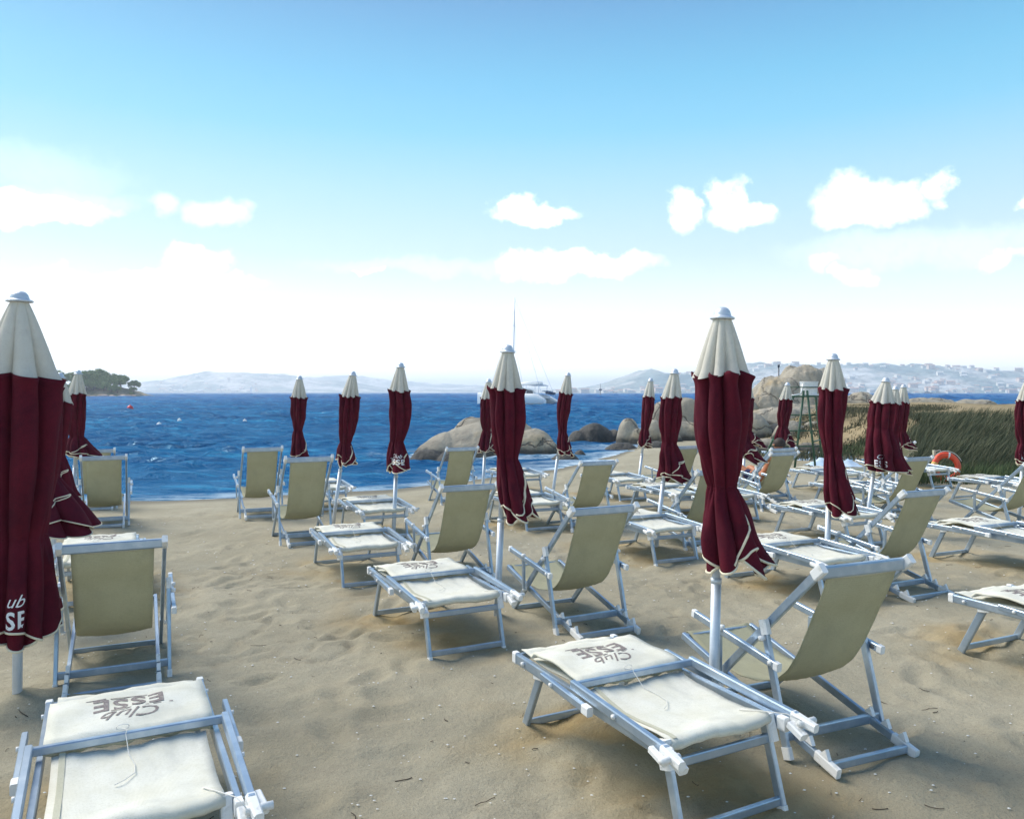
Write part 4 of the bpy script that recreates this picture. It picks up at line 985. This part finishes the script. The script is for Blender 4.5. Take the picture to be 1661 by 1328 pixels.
# ------------------------------------------------------------------ sunbather
ps = chairs[12]
def skin_figure(name, verts, edges, radii, mat, parent=None, lv=2):
    me = bpy.data.meshes.new(name); me.from_pydata(verts, edges, []); o = bpy.data.objects.new(name, me); COL.objects.link(o); me.materials.append(MATS[mat])
    m = o.modifiers.new('skin', 'SKIN'); m.use_smooth_shade = True
    for i, rad in enumerate(radii): 
        rad = rad if isinstance(rad, tuple) else (rad, rad); me.skin_vertices[0].data[i].radius = rad
    me.skin_vertices[0].data[0].use_root = True
    m = o.modifiers.new('sub', 'SUBSURF'); m.levels = lv; m.render_levels = lv
    if parent: o.parent = parent
    return o
vv = [(0, .55, .34), (0, .42, .44), (-.01, .28, .62), (-.01, .21, .73), (0, .17, .81), (0, .155, .86),      # pelvis, waist, chest, shoulders, neck, head base
      (0, .15, .93), (0, .16, .99),
      (-.10, .60, .335), (-.22, .98, .60), (-.20, 1.20, .20), (-.20, 1.24, .07), (-.20, 1.36, .045),            # left leg
      (.10, .60, .335), (.12, .98, .52), (.13, 1.26, .18), (.13, 1.32, .07), (.13, 1.43, .045),                   # right leg
      (-.17, .22, .72), (-.25, .40, .54), (-.18, .58, .46), (-.15, .66, .46),
      (.17, .22, .72), (.27, .40, .56), (.29, .60, .49), (.29, .68, .49)]
ee = [(0, 1), (1, 2), (2, 3), (3, 4), (4, 5), (5, 6), (6, 7), (0, 8), (8, 9), (9, 10), (10, 11), (11, 12), (0, 13), (13, 14), (14, 15), (15, 16), (16, 17),
      (3, 18), (18, 19), (19, 20), (20, 21), (3, 22), (22, 23), (23, 24), (24, 25)]
rd = [.13, (.12, .10), (.14, .10), (.13, .085), .055, .06, .088, .06, .085, .058, .043, .034, .026, .085, .058, .043, .034, .026, .052, .038, .028, .022, .052, .038, .028, .022]
pr0 = skin_figure('person', vv, ee, rd, 'skin')
pr0.location = ps.location; pr0.rotation_euler = ps.rotation_euler
tag(pr0, 'tanned sunbather in dark blue shorts reclining in a far deckchair, one knee raised', 'person')
for hx, hy, hz in ((-.15, .66, .46), (.29, .68, .49)):       # fingers
    for k in range(5):
        if k < 4: a_ = -.028 + k * .018; L_ = (.062, .072, .068, .052)[k]; pt = [(hx + a_, hy, hz), (hx + a_ * 1.1, hy + L_ * .6, hz - .006), (hx + a_ * 1.15, hy + L_, hz - .024)]
        else: pt = [(hx + .02, hy - .03, hz), (hx + .045, hy - .005, hz - .004), (hx + .05, hy + .02, hz - .014)]
        skin_figure('finger', pt, [(0, 1), (1, 2)], [.009, .008, .007], 'skin', pr0, 1)
skin_figure('shorts', [(0, .50, .37), (0, .56, .345), (-.11, .62, .345), (-.165, .80, .47), (.11, .62, .345), (.12, .80, .45)], [(0, 1), (1, 2), (2, 3), (1, 4), (4, 5)], [.145, .145, .10, .088, .10, .088], 'navy_cloth', pr0)
g = G(); rows = []
for i in range(10):
    ph_ = math.pi * .60 * i / 9; rows.append([(.098 * math.sin(ph_) * math.cos(a), .145 + .105 * math.sin(ph_) * math.sin(a) - .01, .945 + .112 * math.cos(ph_)) for a in [2 * math.pi * k / 18 for k in range(18)]])
g.grid(rows, wrap=True); g.build('hair', 'hair', pr0)
g = G().tube([(0, .235, .955), (0, .262, .930), (0, .245, .922)], [.010, .014, .010], 8); g.tube([(-.10, .15, .93), (-.108, .15, .95)], .016, 8).tube([(.10, .15, .93), (.108, .15, .95)], .016, 8); g.build('nose_and_ears', 'skin', pr0)
g = G().tube([(-.034, .232, .965), (-.034, .246, .965)], .009, 8).tube([(.034, .232, .965), (.034, .246, .965)], .009, 8); g.build('eyes', 'boat_dark', pr0)
G().tube([(-.022, .232, .90), (0, .24, .897), (.022, .232, .90)], .005, 6).build('mouth', 'house_pink', pr0)

# ------------------------------------------------------------------ catamaran
c0 = seaat(841, 655); root = empty('catamaran', (c0.x, c0.y, SEA), 0); tag(root, 'white sailing catamaran with bare mast anchored off the beach', 'catamaran')
hd = math.atan2(.43, -.9); root.rotation_euler = (R(4.0), R(1.0), hd)
# local: +X bow, Y beam
L_, BM = 11.5, 5.4
def hull(yc):
    rows = []
    for i in range(25):
        t = i / 24; x = -L_ / 2 + L_ * t; w = .72 * (1 - max(0, (t - .45) / .55) ** 2.0) ** .9 * (.82 + .18 * min(1, t / .2)); w = max(w, .02)
        fb = 1.25 + .35 * t
        if t < .13: fb = .45 + (fb - .45) * (t / .13) ** .8      # swim steps
        kx = x + (.25 * t if t > .9 else 0)
        rows.append([(kx, yc - w, fb), (kx, yc - w * .98, fb * .5), (kx, yc - w * .75, -.05), (kx, yc, -.5), (kx, yc + w * .75, -.05), (kx, yc + w * .98, fb * .5), (kx, yc + w, fb), (kx, yc + w * .5, fb + .06), (kx, yc, fb + .09), (kx, yc - w * .5, fb + .06), (kx, yc - w, fb)])
    g = G().grid(rows); g.add(rows[0], [tuple(range(11))]); return g
hulls = []
for s in (-1, 1):
    h_ = hull(s * BM / 2).build('hull', 'boat_white', root)
    for t in (.35, .5, .62):
        x = -L_ / 2 + L_ * t
        for e in (-.70, .70): G().box((x, s * BM / 2 + e, 1.0), (.55, .06, .16)).build('porthole', 'boat_dark', h_)
g = G().box((-.9, 0, 1.12), (7.2, BM - .9, .5), ch=.1); g.build('bridge_deck', 'boat_white', root)
rows = []
for x, w, z in ((-1.9, 1.9, 2.35), (0.2, 1.95, 2.45), (1.8, 1.7, 2.2), (3.1, 1.4, 1.45)):
    rows.append([(x, -w * 1.1, 1.3), (x, -w, z - .12), (x, -w * .8, z), (x, w * .8, z), (x, w, z - .12), (x, w * 1.1, 1.3)])
g = G().grid(rows); g.add(rows[0], [tuple(range(6))]); cab = g.build('cabin', 'boat_white', root)
for cc, dd_ in (((.1, -2.07, 1.85), (3.2, .08, .36)), ((.1, 2.07, 1.85), (3.2, .08, .36)), ((-1.93, 0, 1.8), (.06, 2.6, .7))): G().box(cc, dd_).build('window', 'boat_dark', cab)
g = G().box((-3.1, 0, 2.95), (2.7, 3.6, .09)); bm_ = g.build('bimini', 'boat_white', root)
for x in (-4.2, -2.1):
    for y in (-1.7, 1.7): G().tube([(x, y, 1.3), (x, y, 2.95)], .04, 6).build('bimini_post', 'pole_metal', bm_)
g = G().box((-5.0, 0, 1.95), (.9, 2.6, .1)).tube([(-5.3, -1.2, 1.2), (-5.3, -1.2, 2.0)], .04, 6).tube([(-5.3, 1.2, 1.2), (-5.3, 1.2, 2.0)], .04, 6); g.build('davit', 'pole_metal', root)
g = G().tube([(-5.4, -1.3, 1.65), (-5.4, 1.3, 1.65)], [.22, .22], 10); g.tube([(-5.7, -1.3, 1.65), (-5.7, 1.3, 1.65)], [.2, .2], 10); dg = g.build('dinghy', 'boat_canvas', root)
G().tube([(1.0, 0, 1.5), (.95, 0, 17.2)], [.11, .075], 10).tube([(.98, -.9, 8.6), (.98, .9, 8.6)], .03, 6).tube([(.98, -.7, 12.6), (.98, .7, 12.6)], .03, 6).build('mast', 'pole_metal', root)
bo = G().tube([(.9, 0, 2.9), (-4.2, 0, 3.15)], [.11, .09], 8).build('boom', 'pole_metal', root)
G().tube([(.7, 0, 3.12), (-1.8, 0, 3.30), (-4.1, 0, 3.32)], [.20, .24, .12], 10).build('furled_sail', 'boat_white', bo)
g = G()
for p_, q_ in (((5.4, 0, 1.5), (.97, 0, 15.5)), ((-5.2, -BM / 2, 1.2), (.97, 0, 17)), ((-5.2, BM / 2, 1.2), (.97, 0, 17)), ((.3, -BM / 2 - .5, 1.4), (.98, -.9, 8.6)), ((.3, BM / 2 + .5, 1.4), (.98, .9, 8.6)), ((.98, -.9, 8.6), (.96, 0, 15.5)), ((.98, .9, 8.6), (.96, 0, 15.5))):
    g.tube([p_, q_], .022, 5)
g.build('rigging', 'pole_metal', root)
g = G().tube([(5.5, -BM / 2, 1.6), (5.5, BM / 2, 1.6)], .07, 8); g.build('cross_beam', 'pole_metal', root)
g = G()
for s in (-1, 1):
    for k in range(6): x = -4.0 + k * 1.8; g.tube([(x, s * (BM / 2 + .55), 1.4), (x, s * (BM / 2 + .55), 2.0)], .02, 5)
    g.tube([(-4, s * (BM / 2 + .55), 2.0), (5, s * (BM / 2 + .4), 2.15)], .018, 5)
g.build('guard_rail', 'pole_metal', root)

# ------------------------------------------------------------------ buoys and beacon
def buoy(px, py, r_, mat, lab):
    q = seaat(px, py); o = G().lathe([(.001, -r_ * .9), (r_ * .6, -r_ * .75), (r_ * .95, -r_ * .3), (r_, .05 * r_), (r_ * .88, r_ * .5), (r_ * .5, r_ * .86), (r_ * .15, r_), (r_ * .14, r_ * 1.25), (.001, r_ * 1.27)], 16).build('buoy', mat)
    o.location = (q.x, q.y, SEA + r_ * .35); tag(o, lab, 'buoy'); return o
buoy(211, 664, .33, 'red_buoy', 'round red buoy on the open water left')
buoy(258, 690, .13, 'boat_white', 'small white float below the red buoy, nearer and left one of two')
buoy(291, 683, .13, 'boat_white', 'small white float below the red buoy, farther and right one of two')
buoy(397, 684, .12, 'boat_white', 'small white float on the water left of the first waterside umbrella')
q = seaat(974, 640.6); o = G().lathe([(.9, -.5), (1.0, .3), (.25, .5), (.2, 3.2), (.001, 3.3)], 12).tube([(-.9, 0, 3.0), (-.5, 0, 3.6), (.5, 0, 3.6), (.9, 0, 3.0)], [.3, .6, .6, .3], 8).tube([(0, 0, 3), (0, 0, 7.5)], .10, 6).build('beacon', 'boat_dark')
o.location = (q.x, q.y, SEA); tag(o, 'dark beacon standing on the horizon right of the catamaran', 'beacon')

# ------------------------------------------------------------------ hills across the water
def range_(name, dist, depth, prof, seed, nx_=260, ny_=40, rough=.35, px0=None, px1=None):
    pxs = [p_[0] for p_ in prof]; D = dist + depth * .55
    X0, X1 = (pxs[0] - CX) / F * D, (pxs[-1] - CX) / F * D
    xs_ = np.linspace(X0, X1, nx_); ys_ = np.linspace(dist, dist + depth, ny_); XR, YR = np.meshgrid(xs_, ys_)
    Hp = np.interp(XR, [(p_[0] - CX) / F * D for p_ in prof], [p_[1] * D / F for p_ in prof])
    t = (YR - dist) / depth
    prof_ = ss(t, -.02, .55) * (1 - .55 * ss(t, .6, 1.0))
    sc_n = depth / 6
    nn = fbm(XR / sc_n, YR / sc_n, 6, seed, .55)
    Hh = Hp * prof_ * (1 + rough * nn) + Hp * .22 * rough * fbm(XR / sc_n * 5, YR / sc_n * 5, 4, seed + 7)
    edge = ss(XR, X0, X0 + (X1 - X0) * .03) * (1 - ss(XR, X1 - (X1 - X0) * .03, X1))
    Hh = Hh * edge + SEA + .8 * ss(t, 0, .03) * edge - .4
    n_, m_ = XR.shape; id_ = np.arange(n_ * m_).reshape(n_, m_)
    fq = np.stack([id_[:-1, :-1], id_[:-1, 1:], id_[1:, 1:], id_[1:, :-1]], -1).reshape(-1, 4)
    o = fast_mesh(name, np.stack([XR, YR, Hh], -1).reshape(-1, 3), fq, 'hill'); tag(o, kind='structure')
    return lambda x, y: float(Hh[min(max(int((y - dist) / depth * (ny_ - 1)), 0), ny_ - 1), min(max(int((x - X0) / (X1 - X0) * (nx_ - 1)), 0), nx_ - 1)])
rprof = [(860, 1), (900, 4), (950, 9), (985, 15), (1010, 22), (1050, 34), (1075, 30), (1100, 31), (1150, 35), (1200, 39), (1250, 46), (1300, 46), (1340, 45), (1400, 43), (1450, 46), (1490, 48), (1540, 42), (1600, 32), (1661, 28), (1750, 34), (1900, 24), (2100, 10)]
hr = range_('hills', 1500, 900, rprof, 21, 420, 60)
lprof = [(60, 6), (140, 12), (230, 15), (260, 19), (300, 23), (350, 29), (400, 33), (440, 29), (480, 24), (520, 18), (560, 17), (600, 11), (640, 4)]
hl = range_('hills', 2300, 900, lprof, 33, 300, 50)
range_('far_hills', 3300, 900, [(360, 3), (470, 22), (520, 26), (570, 25), (640, 18), (720, 12), (800, 9), (880, 6), (960, 3)], 44, 200, 30)
range_('far_hills', 2700, 700, [(560, 2), (620, 6), (680, 8), (740, 7), (790, 9), (830, 6), (900, 4), (960, 2)], 47, 200, 30)
# houses of the town
def house(w, d_, h_, rf, wall, roof):
    g = G(); x, y = w / 2, d_ / 2
    g.add([(-x, -y, -3), (x, -y, -3), (x, y, -3), (-x, y, -3), (-x, -y, h_), (x, -y, h_), (x, y, h_), (-x, y, h_)], [(0, 1, 5, 4), (1, 2, 6, 5), (2, 3, 7, 6), (3, 0, 4, 7), (4, 5, 6, 7)], mi=0)
    e = .4
    g.add([(-x - e, -y - e, h_ + .02), (x + e, -y - e, h_ + .02), (x + e, y + e, h_ + .02), (-x - e, y + e, h_ + .02), (-x - e, 0, h_ + rf), (x + e, 0, h_ + rf)], [(0, 1, 5, 4), (2, 3, 4, 5), (0, 4, 3), (1, 2, 5)], mi=1)
    for k in range(int(w // 2.4)):
        for fl in range(max(1, int(h_ // 2.8))):
            xx = -x + 1.2 + k * 2.4; zz = .9 + fl * 2.8
            g.add([(xx - .4, -y - .03, zz), (xx + .4, -y - .03, zz), (xx + .4, -y - .03, zz + 1.2), (xx - .4, -y - .03, zz + 1.2)], [(0, 1, 2, 3)], mi=2)
    return g.build('house', None, mats=[wall, roof, 'window_dark'])
protos = [house(9, 7, 5.2, 1.8, 'house_wall', 'roof_tile'), house(12, 8, 6.5, 2.0, 'house_wall', 'house_wall'), house(7, 7, 3.6, 1.4, 'house_wall', 'roof_tile'), house(16, 9, 8.6, 1.6, 'house_pink', 'roof_tile'), house(10, 8, 6, 1.2, 'house_wall', 'house_pink')]
rr = random.Random(3); used = set(); cnt = 0
def put_house(k, x, y, z, lab, grp):
    if k not in used: o = protos[k]; used.add(k)
    else: o = protos[k].copy(); COL.objects.link(o)
    o.location = (x, y, z); o.rotation_euler = (0, 0, rr.uniform(-.5, .5)); tag(o, lab, 'house', grp)
while cnt < 290:
    t = rr.random() ** 1.6 * .55 + .012; y = 1500 + 900 * t; px = rr.uniform(905, 1720)
    if px < 1090 and t > .22: continue
    x = (px - CX) / F * y; put_house(rr.choice([0, 0, 1, 2, 2, 3, 4]), x, y, hr(x, y) - .3, 'tiny pale house among many on the hazy hillside beyond the strait on the right', 'houses of the far town on the right'); cnt += 1
cnt = 0
while cnt < 60:
    t = rr.random() ** 1.5 * .35 + .02; y = 2300 + 900 * t; px = rr.uniform(225, 420)
    x = (px - CX) / F * y; put_house(rr.choice([0, 1, 2, 4]), x, y, hl(x, y) - .3, 'tiny pale house on the far coast between the pine headland and the left mountain', 'houses on the far left coast'); cnt += 1
for k in range(5):
    if k not in used: bpy.data.objects.remove(protos[k])
y = 2310; x = (407 - CX) / F * y; o = G().lathe([(3.6, -1), (2.4, 15), (3.0, 15.2), (3.0, 16), (1.6, 16.2), (1.6, 18.5), (.1, 20)], 14).build('lighthouse', 'boat_white'); o.location = (x, y, 0); tag(o, 'tiny white lighthouse on the far shore below the left mountain', 'lighthouse')

# ------------------------------------------------------------------ pine headland
def headland():
    xs_ = np.linspace(-215, -158, 90); ys_ = np.linspace(325, 372, 60); XR, YR = np.meshgrid(xs_, ys_)
    e = 1 - np.clip(((YR - 348) / 23) ** 2, 0, 1); f_ = 1 - ss(XR, -172, -158)
    Hh = SEA - 1 + (1.6 + 3.2 * f_) * e * (1 - ss(XR, -163, -156) * .9) + .9 * fbm(XR * .15, YR * .15, 4, 6) * e
    n_, m_ = XR.shape; id_ = np.arange(n_ * m_).reshape(n_, m_)
    fq = np.stack([id_[:-1, :-1], id_[:-1, 1:], id_[1:, 1:], id_[1:, :-1]], -1).reshape(-1, 4)
    o = fast_mesh('headland', np.stack([XR, YR, Hh], -1).reshape(-1, 3), fq, 'islet_ground'); tag(o, kind='structure')
    return lambda x, y: float(Hh[min(max(int((y - 325) / 47 * 59), 0), 59), min(max(int((x + 215) / 57 * 89), 0), 89)])
hh = headland()
def pine_proto(seed, rad, ht):
    r = np.random.default_rng(seed); root = empty('pine_tree')
    g = G().tube([(0, 0, -1), (.15, 0, ht * .35), (.3 * r.normal(), .2, ht * .62)], [.28, .2, .14], 7)
    for k in range(6):
        a = k * 1.05 + r.random(); g.tube([(.1, .05, ht * .45), (math.cos(a) * rad * .4, math.sin(a) * rad * .4, ht * .66), (math.cos(a) * rad * .7, math.sin(a) * rad * .7, ht * .8)], [.12, .08, .03], 5)
    g.build('trunk', 'bark', root)
    cl = [(math.cos(a) * rad * q_, math.sin(a) * rad * q_, ht * (.84 - .30 * q_) + r.normal() * .35) for a, q_ in [(r.uniform(0, 6.28), r.random() ** .5 * .9) for _ in range(22)]]
    n = 2600; k = r.integers(0, len(cl), n); C_ = np.array(cl)[k]; dv = r.normal(0, 1, (n, 3)); dv /= np.linalg.norm(dv, axis=1)[:, None]
    P_ = C_ + dv * (r.random((n, 1)) ** .4) * np.array([rad * .34, rad * .34, ht * .17]); s = r.uniform(.16, .36, n)
    t1 = r.normal(0, 1, (n, 3)); t1 /= np.linalg.norm(t1, axis=1)[:, None]; t2 = np.cross(t1, r.normal(0, 1, (n, 3))); t2 /= np.linalg.norm(t2, axis=1)[:, None]
    V = np.stack([P_ - t1 * s[:, None], P_ + t2 * s[:, None] * .7, P_ + t1 * s[:, None], P_ - t2 * s[:, None] * .7], 1).reshape(-1, 3)
    o = fast_mesh('crown', V, np.arange(4 * n).reshape(n, 4), 'pine_leaf'); fattr(o, 'tone', np.repeat(np.clip(r.beta(2, 2, n), 0, 1), 4)); o.parent = root
    return root
pp_ = [pine_proto(1, 3.4, 5.6), pine_proto(2, 2.8, 5.0), pine_proto(5, 4.0, 6.2)]; usedp = set()
spots = [(-162.5, 344, 1, .55), (-164.6, 349, 0, .8), (-166.8, 341, 2, .8), (-169.2, 347, 0, 1.05), (-171.8, 340, 1, 1.15), (-174.2, 350, 2, 1.2), (-176.6, 342, 0, 1.3), (-179.2, 348, 2, 1.25), (-181.8, 341, 1, 1.45), (-184.6, 350, 2, 1.25), (-187.4, 343, 0, 1.35), (-190.5, 347, 2, 1.25), (-194, 342, 0, 1.25), (-198, 346, 2, 1.2), (-203, 344, 0, 1.2),
         (-165.5, 336, 1, .62), (-167.5, 335, 1, .75), (-170, 334, 0, .85), (-172.5, 335, 2, .8), (-175, 335, 1, .95), (-177.5, 334, 2, .85), (-180, 334, 0, .95), (-183, 335, 1, .85), (-188, 334, 0, .85), (-193, 335, 1, .85), (-161.2, 340, 1, .36)]
side = {0: 'smallest pine at the right tip of the headland', 25: 'lowest pine bush at the very right end of the headland'}
for i, (x, y, k, s) in enumerate(spots):
    if k not in usedp: o = pp_[k]; usedp.add(k)
    else: o = copy_tree(pp_[k])
    o.location = (x, y, hh(x, y) - .2); o.scale = (s, s, s * (1.0 + .1 * math.sin(i))); o.rotation_euler = (0, 0, i * 1.3)
    tag(o, side.get(i, 'green umbrella pine in the dense grove on the left headland'), 'pine tree', 'umbrella pines on the headland')
rr = random.Random(9)
for i in range(26):
    x = -158.5 - rr.random() ** 1.2 * 46; y = 328 + rr.uniform(-2.5, 3) + (9 if x > -168 else 0) * rr.random(); s = rr.uniform(.6, 1.7)
    if i == 0:
        bm = bmesh.new(); bmesh.ops.create_icosphere(bm, subdivisions=3, radius=1)
        for v_ in bm.verts: v_.co *= 1 + .35 * float(fbm(v_.co.x * 1.3 + 5, v_.co.y * 1.3 + v_.co.z, 3, 2)); v_.co.z *= .7
        me = bpy.data.meshes.new('shore_rock'); bm.to_mesh(me); bm.free(); me.materials.append(MATS['pink_rock']); sr = bpy.data.objects.new('shore_rock', me); o = sr
    else: o = sr.copy()
    COL.objects.link(o); o.location = (x, y, SEA + .1 * s); o.scale = (s * 1.4, s, s); o.rotation_euler = (0, 0, rr.uniform(0, 6)); tag(o, 'pinkish rock along the waterline of the pine headland', 'rock', 'shore rocks of the headland')

# ------------------------------------------------------------------ haze
bm = bmesh.new(); bmesh.ops.create_cube(bm, size=1); me = bpy.data.meshes.new('haze'); bm.to_mesh(me); bm.free()
hz_ = bpy.data.objects.new('haze', me); COL.objects.link(hz_); hz_.scale = (13600, 13600, 100); hz_.location = (0, 0, 100 / 2 - 4.5)
m = bpy.data.materials.new('haze'); m.use_nodes = True; t = m.node_tree; t.nodes.clear(); o_ = t.nodes.new('ShaderNodeOutputMaterial'); v_ = t.nodes.new('ShaderNodeVolumePrincipled')
v_.inputs['Density'].default_value = .00040; v_.inputs['Color'].default_value = (.99, .995, 1, 1); v_.inputs['Anisotropy'].default_value = .45
t.links.new(v_.outputs[0], o_.inputs['Volume']); me.materials.append(m); tag(hz_, 'pale sea haze over the strait', 'haze', kind='stuff')
sc.cycles.volume_bounces = 2
